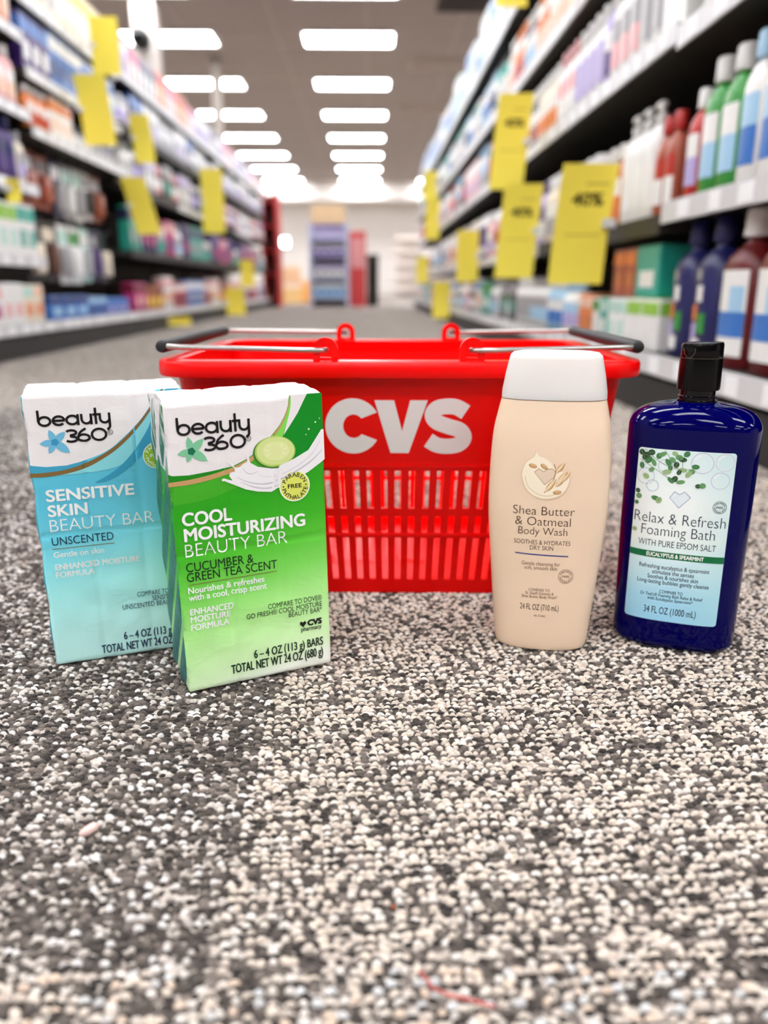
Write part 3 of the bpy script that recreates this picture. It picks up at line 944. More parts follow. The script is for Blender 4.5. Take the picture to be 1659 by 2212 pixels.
def grain(tip, base, w):
    t, b = Vector(tip), Vector(base)
    d = t - b
    n = Vector((-d.y, d.x)).normalized()
    def leaf(s, off, m, layer):
        pts = []
        for k in range(11):
            q = k / 10
            pts.append(b.lerp(t, q) + n * (s * math.sin(math.pi * min(1, q * 1.25) ** 0.8) * (1 if q < .8 else (1 - q) * 5) + off))
        for k in range(9, 0, -1):
            q = k / 10
            pts.append(b.lerp(t, q) - n * (s * math.sin(math.pi * min(1, q * 1.25) ** 0.8) * (1 if q < .8 else (1 - q) * 5) - off))
        P.poly([tuple(p) for p in pts], m, layer)
    leaf(w, 0, OE, 3.0)
    leaf(w * .78, 0.12, OF, 3.5)
    leaf(w * .32, 0.3, OL, 4.0)
    P.ribbon([tuple(b.lerp(t, .7)), tuple(t)], [.35, .06], OL, 4.2)
for t, b, w in (((-5.7, 152.6), (-0.7, 139.8), 1.5), ((-3.2, 152.2), (0.3, 140.4), 1.3), ((0.2, 150.8), (4.2, 135.5), 1.9), ((10.8, 143.6), (3.6, 134.0), 1.6), ((13.5, 138.6), (4.6, 127.0), 1.5), ((6.1, 133.0), (-2.8, 120.6), 1.8), ((12.3, 134.6), (3.6, 124.3), 1.7), ((14.6, 137.4), (8.4, 128.0), 1.2)):
    grain(t, b, w)
P.ribbon(smooth_line([(2.0, 140), (3.2, 134.5), (1.5, 128), (-3.6, 119.8)], 5), 0.5, OE, 3.2)
for u, v, r in ((-12.1, 138.2, -14), (-4.6, 138.0, -34), (5.0, 120.4, 6)):
    P.ell(u, v, 2.8, 1.4, OE, 3.2, r, 20)
    P.ell(u + .1, v + .15, 2.3, 1.0, OF, 3.6, r, 20)
    P.ribbon([(u - 1.8 * math.cos(R(r)), v - 1.8 * math.sin(R(r))), (u + 1.8 * math.cos(R(r)), v + 1.8 * math.sin(R(r)))], .3, OE, 4)
for s, a, c, v0, cap, m, off in [('Shea Butter', -24.0, 17.7, 104.0, 5.9, BR, -.012), ('& Oatmeal', -22.2, 15.5, 96.4, 5.9, BR, -.012), ('Body Wash', -19.8, 13.6, 89.7, 5.2, BR, -.012), ('SOOTHES & HYDRATES', -22.4, 16.2, 82.5, 3.1, BR, -.008), ('DRY SKIN', -11.2, 4.7, 78.5, 3.1, BR, -.008),
                             ('Gentle cleansing for', -16.3, 10.1, 67.0, 2.7, BR2, .0), ('soft, smooth skin', -14.3, 8.2, 63.8, 2.7, BR2, .0), ('COMPARE TO', -10.5, 4.1, 47.4, 2.1, BR2, .0), ('St. Ives\u00ae Oatmeal &', -12.6, 7.0, 44.9, 2.1, BR2, .0), ('Shea Butter Body Wash*', -15.1, 9.8, 42.3, 2.1, BR2, .0), ('24 FL OZ (710 mL)', -16.0, 11.1, 33.1, 4.4, BR, .0), ('06-25462', -5.9, 2.3, 27.9, 1.6, BR2, .0)]:
    P.text(s, a, c, v0, cap, m, off, 2)
P.ribbon([(-21.2 + 36.5 * k / 12, 75.2 - 0.7 * k / 12) for k in range(13)], 0.85, ink('royal_blue', (44, 56, 140)), 2)
free_badge(P, 14.5, 59.6, 5.3, None, BR2, BR2)
P.build('front_print', creammap, CB)

# --- blue foaming bath
def blue_plastic():
    m = mat('blue_plastic', (0, 0, 74), 0.05, vary=0.02, scale=6, coat=0.0, spec=0.2)
    return m
M_blue = blue_plastic()
M_black = mat('black_plastic', (8, 7, 7), 0.16, vary=0.0, coat=0.0, spec=0.2)
M_clear = mat('neck_plastic', (4, 3, 14), 0.05, vary=0.0, coat=0.0, spec=0.35)
FB = thing('foaming_bath_bottle', 'dark blue foaming bath bottle with a black flip cap, beside the cream bottle', 'bottle', (0.2285, 0.5445, 0.0), R(-22))
NB = 3.0
bprof = smooth_prof([(0.0, .036, .0215), (0.0012, .0395, .0248), (0.005, .0422, .0272), (0.010, .0427, .0278), (0.0465, .0431, .0284), (0.089, .0437, .0287), (0.134, .0438, .0287), (0.158, .0438, .0287), (0.1645, .0432, .0283), (0.1700, .0400, .0262), (0.1740, .0340, .0232), (0.1766, .0255, .0195), (0.1780, .0165, .0155), (0.1788, .0132, .0132)], 5)
mb = MB()
def nb_at(z):
    return NB if z < .165 else float(np.interp(z, [.165, .178], [NB, 2.0]))
mb.loft([sup_ring(a, b, z, nb_at(z)) for z, a, b in bprof], M_blue)
mb.build('bottle_body', FB, 50)
mb = MB()
mb.lathe([(.0126, .1780), (.0132, .1788), (.0132, .1797), (.0120, .1801), (.0120, .1812), (.0130, .1816), (.0130, .1824), (.0117, .1830), (.0117, .1870)], M_clear, seg=40)
mb.build('neck', FB, 40)
# cap: sixteen soft flats, slanted lid with a thumb notch
mb = MB()
def cap_ring(r, z, tilt=0.0, seg=48):
    out = []
    for k in range(seg):
        t = 2 * math.pi * k / seg
        rr = r * (1 - 0.018 * abs(math.sin(8 * t)) )
        x, y = rr * math.cos(t), rr * math.sin(t)
        out.append((x, y, z + tilt * x))
    return out
mb.loft([cap_ring(.0134, .1868), cap_ring(.0141, .1872), cap_ring(.0142, .1895), cap_ring(.0139, .2065), cap_ring(.0138, .2085, .0)], M_black)
mb.build('cap_base', FB, 30)
mb = MB()
mb.loft([cap_ring(.0136, .2086, .0), cap_ring(.0138, .2090, .0), cap_ring(.0137, .2172, .03), cap_ring(.0131, .2186, .045), cap_ring(.0100, .2190, .045), cap_ring(.003, .2191, .045)], M_black)
mb.build('flip_lid', FB, 30)
P = Print()
def lidmap(u, v, layer):
    x = u / 1000
    return (x, -math.sqrt(max(1e-9, .01385 ** 2 - x * x)) - 0.0001, v / 1000)
P.ribbon(arcpts(-8.0, 214.6, 3.6, 172, 368, 20, 5.6), 0.3, mat('cap_notch_edge', (96, 84, 72), 0.3, vary=0))
P.ribbon([(-13 + 26 * k / 20, 208.6) for k in range(21)], 0.25, mat('cap_notch_edge'))
P.build('thumb_notch', lidmap, FB)
# label
def bluemap(u, v, layer):
    a, b = prof_at(bprof, v / 1000)
    q = min(abs(u / 1000) / a, 0.999)
    return (u / 1000, -b * (1 - q ** NB) ** (1 / NB) - 0.0002 - 0.00007 * layer, v / 1000)
def label_material():
    m = bpy.data.materials.new('bath_label_paper')
    m.use_nodes = True
    nt = m.node_tree
    b = nt.nodes['Principled BSDF']
    b.inputs['Roughness'].default_value = 0.3
    tc = nt.nodes.new('ShaderNodeTexCoord')
    sp = nt.nodes.new('ShaderNodeSeparateXYZ')
    nt.links.new(tc.outputs['Object'], sp.inputs[0])
    mr = nt.nodes.new('ShaderNodeMapRange')
    mr.inputs[1].default_value = 0.0225
    mr.inputs[2].default_value = 0.1485
    nt.links.new(sp.outputs[2], mr.inputs[0])
    ra = nt.nodes.new('ShaderNodeValToRGB')
    e = ra.color_ramp.elements
    e[0].position, e[0].color = 0.0, lin((158, 216, 244))
    e[1].position, e[1].color = 1.0, lin((228, 248, 246))
    for p, c in ((0.15, (172, 226, 246)), (0.36, (216, 244, 248)), (0.5, (246, 254, 248)), (0.72, (250, 255, 252))):
        e.new(p).color = lin(c)
    nt.links.new(mr.outputs[0], ra.inputs[0])
    # aqua wash along the right edge
    m2 = nt.nodes.new('ShaderNodeMapRange')
    m2.inputs[1].default_value = 0.0
    m2.inputs[2].default_value = 0.032
    nt.links.new(sp.outputs[0], m2.inputs[0])
    mu = nt.nodes.new('ShaderNodeMath'); mu.operation = 'MULTIPLY'; mu.inputs[1].default_value = 0.5
    nt.links.new(m2.outputs[0], mu.inputs[0])
    mx = nt.nodes.new('ShaderNodeMix'); mx.data_type = 'RGBA'
    nt.links.new(mu.outputs[0], mx.inputs[0])
    nt.links.new(ra.outputs[0], mx.inputs[6])
    mx.inputs[7].default_value = lin((176, 222, 224))
    nt.links.new(mx.outputs[2], b.inputs['Base Color'])
    return m
M_label = label_material()
LU0, LU1, LV0, LV1 = -34.2, 28.4, 22.9, 148.4
def rrect(u0, u1, v0, v1, r, n=6):
    pts = []
    for cx, cy, a in ((u1 - r, v0 + r, -90), (u1 - r, v1 - r, 0), (u0 + r, v1 - r, 90), (u0 + r, v0 + r, 180)):
        pts += arcpts(cx, cy, r, a, a + 90, n)
    return pts
P = Print()
P.poly(rrect(LU0, LU1, LV0, LV1, 2.2), M_label, 0, 3)
P.build('label', bluemap, FB)
P = Print()
K_INK = ink('slate', (40, 44, 66))
for s, a, c, v0, cap, m, off in [('Relax & Refresh', -33.2, 26.6, 96.1, 7.4, K_INK, -.014), ('Foaming Bath', -27.7, 20.7, 87.2, 7.1, K_INK, -.014), ('WITH PURE EPSOM SALT', -29.0, 22.3, 79.1, 4.4, K_INK, -.008),
                             ('Refreshing eucalyptus & spearmint', -26.8, 19.9, 62.6, 3.0, K_INK, .0), ('stimulate the senses', -17.6, 10.2, 58.6, 3.0, K_INK, .0), ('Soothes & nourishes skin', -20.5, 13.3, 54.9, 3.0, K_INK, .0), ('Long-lasting bubbles gently cleanse', -27.3, 20.7, 51.2, 3.0, K_INK, .0),
                             ('COMPARE TO', -11.4, 4.1, 44.4, 2.3, K_INK, .0), ("Dr Teal's\u00ae Foaming Bath Relax & Relief", -24.1, 17.5, 41.6, 2.3, K_INK, .0), ('with Eucalyptus Spearmint*', -19.2, 11.5, 38.6, 2.3, K_INK, .0), ('34 FL OZ (1000 mL)', -20.9, 14.3, 28.5, 5.1, K_INK, .0)]:
    P.text(s, a, c, v0, cap, m, off, 3)
P.poly([(LU0 + .05, 70.4), (LU1 - .05, 70.4), (LU1 - .05, 75.2), (LU0 + .05, 75.2)], ink('band_dark_green', (18, 112, 64)), 2, 3)
P.text('EUCALYPTUS & SPEARMINT', -22.7, 15.4, 71.4, 2.9, K_WHITE, .03, 3.5)
free_badge(P, 21.5, 110.8, 4.5, None, K_INK, K_INK)
HE = ink('bubble_edge', (172, 184, 206)); HP = ink('bubble_pink', (220, 196, 214)); HL = ink('bubble_fill', (232, 243, 245)); HW = ink('bubble_gleam', (250, 252, 252))
P.poly([(-11.3, 115.0), (-8.2, 119.9), (-4.9, 118.1), (-1.5, 120.2), (2.7, 116.2), (-4.5, 108.0)], HE, 2)
P.poly([(-10.7, 114.9), (-8.1, 119.2), (-4.9, 117.4), (-1.5, 119.5), (2.0, 116.0), (-4.5, 108.8)], HL, 2.5)
P.ribbon([(-9.2, 115.3), (-7.8, 117.8)], .5, HW, 3)
for u, v, r, m in ((7.6, 140.6, 7.2, HE), (21.6, 142.0, 6.2, HP), (19.9, 129.3, 5.8, HE), (-23.0, 122.4, 4.2, HE), (-28.0, 128.6, 5.8, HE), (-16, 137, 4.6, HE)):
    rr = min(r, LV1 - 0.4 - v, LU1 - .4 - u, u - LU0 - .4)
    P.ell(u, v, rr, rr, HL, 1.0)
    P.ring(u, v, rr - .15, .3, m, 1.4, seg=36)
    P.ribbon(arcpts(u, v, rr * .72, 100, 160, 8), .7, HW, 1.6)
LG = [ink('leaf_a', (66, 124, 74)), ink('leaf_b', (104, 158, 100)), ink('leaf_c', (40, 78, 50)), ink('leaf_d', (160, 188, 136))]
SG = ink('leaf_stem', (138, 144, 110))
for q in ([(-30, 147.5), (-22, 141), (-14, 137), (-6, 135.5), (2, 136)], [(-32, 140), (-26, 136.5), (-20, 133), (-13, 129), (-6, 127)], [(-17, 147.8), (-13, 142), (-11, 136)], [(-3, 147.8), (-5, 142), (-4.6, 136)]):
    P.ribbon(smooth_line(q, 4), .35, SG, 2)
rl = random.Random(5)
leaves = [(-31.9, 145.0), (-28.8, 143.5), (-25.5, 145.6), (-23.5, 138.7), (-20.6, 143.6), (-30.0, 141.5), (-27.0, 140.2), (-18.2, 145.0), (-12.6, 135.9), (-10.3, 146.0), (-5.1, 142.2), (-7.4, 143.6), (-2.7, 146.2), (-4.4, 135.0), (-6.6, 133.4), (1.4, 134.4), (3.5, 137.9), (-0.5, 132.4), (-9.0, 128.4), (-5.0, 126.6), (-11.6, 127.4), (-27.8, 128.6), (6.4, 124.7), (9.2, 125.2), (-20.3, 113.8), (-17.9, 112.5), (-32.4, 117.5), (-31.4, 113.8), (-32.6, 109.0), (-32.4, 89.4), (-31.2, 135.9), (-24.6, 133.6), (-14.2, 139.6), (-14.6, 133.0), (-8.8, 138.4), (-11.6, 141.6)]
for i, (u, v) in enumerate(leaves):
    a = rl.uniform(0, 180)
    ru, rv = rl.uniform(1.9, 2.9), rl.uniform(1.4, 2.1)
    ru = min(ru, u - LU0 - .15, LV1 - v)
    P.ell(u, v, ru, min(rv, ru), LG[(i * 7 + (0 if u > -26 or v < 130 else 2)) % 4] if not (u < -27 and v > 139) else LG[2], 2.4 + 0.05 * i, a, 18)
    P.ribbon([(u - ru * .8 * math.cos(R(a)), v - ru * .8 * math.sin(R(a))), (u + ru * .8 * math.cos(R(a)), v + ru * .8 * math.sin(R(a)))], .16, LG[3], 4.6)
P.build('label_print', bluemap, FB)

# ------------------------------------------------------------------ red basket
M_red = mat('red_plastic', (246, 1, 1), 0.3, vary=0.02, scale=12, spec=0.22)
M_wire = mat('basket_wire', (184, 180, 174), 0.3, metal=0.9, vary=0.05)
M_grip = mat('black_rubber', (22, 21, 22), 0.55)
BK = thing('shopping_basket', 'red plastic shopping basket with white lettering and two wire handles folded outwards', 'shopping basket', (0.0273, 0.735, 0.0), R(-2))
def bk_a(z): return 0.154 + 0.023 * z / 0.19
def bk_b(z): return 0.097 + 0.024 * z / 0.19
RC = 0.023
def build_walls():
    zb = [0.0, .0128, .0518, .0565, .0718, .0783, .1113, .1150, .1550, .1600, .1790, .1900]
    # positions along the wall, as fractions of the straight run (-1..1)
    def fr(n, sl):
        br = [-1.0]
        p = 2.0 / n
        for i in range(n):
            c = -1 + p * (i + .5)
            br += [c - p * sl / 2, c + p * sl / 2]
        br.append(1.0)
        return br
    fx, fy = fr(25, .47), fr(14, .47)
    bm = bmesh.new()
    # columns: list of (position function, kind, fraction mid)
    cols = []
    def corner(q, k, z):
        sx, sy = ((1, -1), (1, 1), (-1, 1), (-1, -1))[q]
        a, b = bk_a(z) - RC, bk_b(z) - RC
        t = R(-90 + 90 * q + 90 * k / 6)
        return (sx * a + RC * math.cos(t), sy * b + RC * math.sin(t))
    P_, kinds = [], []
    for q in range(4):
        for k in range(7):
            if k < 6 or True:
                P_.append(lambda z, q=q, k=k: corner(q, k, z))
                kinds.append(('corner', q, 0))
        # straight run after corner q: q=0 -> right side, 1 -> back, 2 -> left, 3 -> front
        ff = fy if q in (0, 2) else fx
        for j in range(1, len(ff) - 1):
            f = ff[j]
            if q == 0: P_.append(lambda z, f=f: (bk_a(z), f * (bk_b(z) - RC)))
            if q == 1: P_.append(lambda z, f=f: (-f * (bk_a(z) - RC), bk_b(z)))
            if q == 2: P_.append(lambda z, f=f: (-bk_a(z), -f * (bk_b(z) - RC)))
            if q == 3: P_.append(lambda z, f=f: (f * (bk_a(z) - RC), -bk_b(z)))
            kinds.append(('run', q, f))
    n = len(P_)
    vs = [[bm.verts.new((*P_[i](z), z)) for z in zb] for i in range(n)]
    for i in range(n):
        j = (i + 1) % n
        # a cell is open if it lies between the two edges of a slot
        k0, k1 = kinds[i], kinds[j]
        slot = k0[0] == 'run' and k1[0] == 'run' and k0[1] == k1[1]
        if slot:
            idx = ((i - 7 * (k0[1] + 1)) - sum((len(fy) - 2) if q in (0, 2) else (len(fx) - 2) for q in range(k0[1]))) % 2
            slot = idx == 0
        fm = (k0[2] + k1[2]) / 2 if slot else 0
        for r in range(len(zb) - 1):
            op = slot and r in (1, 3, 5, 7, 9)
            if op and r >= 7 and k0[1] in (1, 3) and abs(fm) < 0.54:
                op = False
            if op and r >= 7 and k0[1] in (1, 3) and abs(fm) > 0.90:
                op = False
            if not op:
                bm.faces.new((vs[i][r], vs[j][r], vs[j][r + 1], vs[i][r + 1]))
    me = bpy.data.meshes.new('basket_tub')
    # bottom
    for f in bm.faces: f.normal_update()
    bmesh.ops.remove_doubles(bm, verts=bm.verts[:], dist=1e-6)
    bm.to_mesh(me); bm.free()
    o = bpy.data.objects.new('tmp', me)
    COL.objects.link(o)
    md = o.modifiers.new('s', 'SOLIDIFY')
    md.thickness = 0.0028
    md.offset = -1
    dg = bpy.context.evaluated_depsgraph_get()
    m2 = bpy.data.meshes.new_from_object(o.evaluated_get(dg))
    bpy.data.objects.remove(o)
    m2.name = 'basket_tub'
    m2.materials.clear()
    m2.materials.append(M_red)
    return m2
tub = link('tub', build_walls(), BK)
def rr_ring(a, b, z, r, seg=8):
    out = []
    for q, (sx, sy) in enumerate(((1, -1), (1, 1), (-1, 1), (-1, -1))):
        for k in range(seg + 1):
            t = R(-90 + 90 * q + 90 * k / seg)
            out.append((sx * (a - r) + r * math.cos(t), sy * (b - r) + r * math.sin(t), z))
    return out
mb = MB()
mb.loft([rr_ring(bk_a(.004) - .003, bk_b(.004) - .003, .0, .020), rr_ring(bk_a(.004) - .003, bk_b(.004) - .003, .004, .020)], M_red)
for k in range(-6, 7):
    mb.box(k * .021 - .001, k * .021 + .001, -.09, .09, .004, .0065, M_red)
mb.build('bottom_panel', BK)
# panel ribs on the front and back
mb = MB()
for sy in (-1, 1):
    for f in (.1155, .0545):
        b = bk_b(f)
        mb.box(-bk_a(f) + RC, bk_a(f) - RC, sy * b - .0012, sy * b + .0012, f - .0012, f + .0012, M_red)
mb.build('cross_rib', BK)
# rim: one closed moulding
mb = MB()
A0, B0 = bk_a(.19), bk_b(.19)
prof = [(-.003, .186), (-.003, .2000), (-.001, .2012), (.010, .2010), (.0125, .2003), (.0137, .1985), (.0140, .1905), (.0132, .1885), (.0122, .1885), (.0118, .1905), (.0112, .1980), (.001, .1985), (.0005, .186)]
rings = [rr_ring(A0 + d, B0 + d, z, RC + d, 10) for d, z in prof]
mb.loft(rings + [rings[0]], M_red, (False, False))
mb.build('rim', BK, 50)
# lugs that hold the wires
def lug(x, y):
    m = MB()
    out, z0, zc, ro, ri = [], .2005, .2087, .0096, .0044
    outer = [(x + ro, z0)] + arcpts(x, zc, ro, 0, 180, 14) + [(x - ro, z0), (x - ri, z0)] + list(reversed(arcpts(x, zc, ri, 0, 180, 10))) + [(x + ri, z0)]
    m.prism(outer, y - .0028, y + .0028, M_red)
    m.box(x - ri - .001, x + ri + .001, y - .0018, y + .0018, z0 - .0005, z0 + .0028, M_red)
    return m.build('handle_lug', BK, 40)
LX = ((-.056, .056))
for x in LX:
    lug(x, -B0 - .003)
    lug(x, B0 + .003)
def handle(x0, sgn):
    m = MB()
    xe = sgn * .1835
    yf = B0 + .003
    path = [(x0, -yf + .004, .2085), (x0, -yf - .001, .2085), (x0 + sgn * .004, -yf - .004, .2087), (x0 + sgn * .02, -yf - .004, .2089), (xe - sgn * .016, -yf + .004, .2105), (xe - sgn * .005, -yf + .006, .2108), (xe, -yf + .013, .2108),
            (xe, 0, .2108), (xe, yf - .013, .2108), (xe - sgn * .005, yf - .006, .2108), (xe - sgn * .016, yf - .004, .2105), (x0 + sgn * .02, yf + .004, .2089), (x0 + sgn * .004, yf + .004, .2087), (x0, yf + .001, .2085), (x0, yf - .004, .2085)]
    m.tube(path, .0021, M_wire, 12)
    h = m.build('handle', BK, 60)
    g = MB()
    ys = [-yf + .004, -yf + .005, -yf + .008, -yf + .03, 0, yf - .03, yf - .008, yf - .005, yf - .004]
    rs = [.0030, .0044, .0050, .0050, .0054, .0050, .0050, .0044, .0030]
    g.loft([[(xe + r * math.cos(2 * math.pi * k / 16), y, .2108 + r * math.sin(2 * math.pi * k / 16)) for k in range(16)] for y, r in zip(ys, rs)], M_grip)
    g.build('grip', h, 50)
handle(-.056, -1)
handle(.056, 1)
# white lettering on the front panel
def bkmap(u, v, layer):
    z = v / 1000
    return (u / 1000 - .006, -bk_b(z) - .0004 - .0001 * layer, z)
P = Print()
K_SIGN = ink('sign_white', (250, 240, 240))
C_c = (-30.0, 148.7)
def thick_c():
    o = [(C_c[0] + 22.0 * math.cos(R(a)), C_c[1] + 22.6 * math.sin(R(a))) for a in np.linspace(30, 330, 40)]
    i = [(C_c[0] + 0.5 + 8.3 * math.cos(R(a)), C_c[1] + 9.6 * math.sin(R(a))) for a in np.linspace(318, 42, 32)]
    return o + i
P.poly(thick_c(), K_SIGN, 1)
P.poly([(-12.8, 169.8), (2.6, 169.8), (9.0, 144.8), (15.2, 169.8), (29.0, 169.8), (14.4, 126.6), (-0.2, 126.6)], K_SIGN, 1)
# S drawn as one heavy stroke
s_mid = smooth_line([(59.0, 160.2), (52.0, 164.2), (44.5, 165.0), (36.5, 163.4), (33.0, 158.2), (36.2, 152.6), (45.0, 149.0), (54.8, 145.6), (58.2, 139.6), (54.2, 134.0), (45.5, 132.4), (37.0, 133.4), (30.0, 137.4)], 6)
P.ribbon(s_mid, 12.6, K_SIGN, 1)
P.build('front_lettering', bkmap, BK)

# ------------------------------------------------------------------ crumbs on the carpet
t = MB()
rr = random.Random(3)
rings = []
for i, (s, z) in enumerate(((.6, 0.0), (1.0, .0010), (1.0, .0022), (.72, .0034))):
    rings.append([(s * (.0048 * math.cos(a) + rr.uniform(-.0005, .0005)), s * (.0027 * math.sin(a) + rr.uniform(-.0004, .0004)), z + .0009 * math.cos(a)) for a in [2 * math.pi * k / 9 for k in range(9)]])
t.loft(rings, mat('pink_chip', (246, 208, 198), 0.4, vary=0.12, scale=300))
o = t.build('plastic_chip', None, 40); o.location = (-0.1365, .3265, .0008); o.rotation_euler = (0, 0, R(28))
tag(o, 'small pale pink chip lying on the charcoal carpet tile', 'chip')
t = MB()
t.tube([(.0185, .2425, .0018), (.0205, .2385, .0024), (.0225, .2350, .0017), (.0270, .2318, .0024), (.0310, .2308, .0018), (.0355, .2292, .0024), (.0400, .2282, .0017), (.0450, .2262, .0020)], .00055, mat('red_thread', (196, 92, 88), 0.9, vary=0.2, scale=500), 6)
o = t.build('thread', None, 60); tag(o, 'loose red thread on the carpet nearest the camera', 'thread')
t = MB()
t.loft([[(.0012 * s * math.cos(a), .0009 * s * math.sin(a), z) for a in [2 * math.pi * k / 7 for k in range(7)]] for s, z in ((.7, 0), (1, .0007), (.4, .0014))], mat('rust_crumb', (168, 84, 40), 0.8))
o = t.build('crumb', None, 40); o.location = (.0093, .2756, .0010); tag(o, 'tiny rust-brown crumb on the cream carpet tile', 'crumb')

# ------------------------------------------------------------------ shelving
M_shelf = mat('shelf_steel', (44, 40, 36), 0.55, vary=0.1, scale=6)
M_back = mat('shelf_back', (58, 53, 48), 0.6, vary=0.1, scale=4)
M_kick = mat('kick_plate', (34, 31, 29), 0.6)
M_railp = mat('price_rail', (214, 212, 212), 0.35, vary=0.04, scale=14)
M_ticket = mat('price_ticket', (246, 246, 246), 0.5)
M_hook = mat('peg_hook', (180, 178, 176), 0.3, metal=0.8)
BAY = 1.22
SIDES = {'R': dict(x=0.575, s=1, word='blue-bottle side'), 'L': dict(x=-1.28, s=-1, word='soap-pack side')}
def bay(side, i, y0, levels, rail_dark=(), pegs=False, height=1.78):
    """one run of shelving; levels = heights of the shelf tops"""
    S = SIDES[side]
    x0, s = S['x'], S['s']
    t = thing('shelf_bay', 'dark steel shelving bay, %s along the %s' % (ORD[i], S['word']), 'shelving', (x0, y0, 0), 0, 'shelving bays on the ' + S['word'])
    def bx(name, xa, xb, ya, yb, za, zb, m, par=t):
        k = MB(); k.box(min(s * xa, s * xb), max(s * xa, s * xb), ya, yb, za, zb, m)
        return k.build(name, par)
    bx('back_panel', .56, .575, 0, BAY, 0, height, M_back)
    bx('upright', .535, .559, .0, .03, 0, height, M_shelf)
    bx('kick_plate', .004, .02, 0, BAY, 0, .075, M_kick)
    for n, z in enumerate(levels):
        xa = 0.006 if n == 0 else 0.035
        sh = bx('base_deck' if n == 0 else 'shelf', xa, .559, .003, BAY - .003, z - .03, z, M_shelf)
        rail = bx('price_rail', xa - .006, xa, .003, BAY - .003, z - .034, z + .006, M_railp if n not in rail_dark else M_shelf)
        if n not in rail_dark and y0 < 3.5:
            rr = random.Random(i * 13 + n)
            yy = .05
            while yy < BAY - .1:
                w = rr.choice((.045, .055))
                k = MB()
                k.box(min(s * (xa - .007), s * (xa - .0061)), max(s * (xa - .007), s * (xa - .0061)), yy, yy + w, z - .030, z + .002, M_ticket)
                k.build('price_ticket', rail)
                yy += w + rr.uniform(.03, .12)
    return t
LV_R0 = [.118, .415, .735, 1.04, 1.36]
LV_R = [.118, .395, .750, 1.05, 1.37]
YR = [0.50 + BAY * k for k in range(8)]
for k, y in enumerate(YR):
    bay('R', k, y, LV_R0 if k == 0 else LV_R, rail_dark=(1,) if k == 1 else (), height=1.72)
YL = [2.18 + BAY * k for k in range(7)]
LV_L0 = [.118, .365, .635, .905, 1.18, 1.45]
LV_L1 = [.118, .86, 1.07, 1.33]
LV_L2 = [.118, .45, .80, 1.10, 1.36]
for k, y in enumerate(YL):
    bay('L', k, y, LV_L0 if k == 0 else (LV_L1 if k == 1 else LV_L2), rail_dark=(1, 2, 3) if k > 1 and k % 2 == 0 else ((1, 3) if k > 1 else ()), height=1.62 if k < 2 else 1.5)

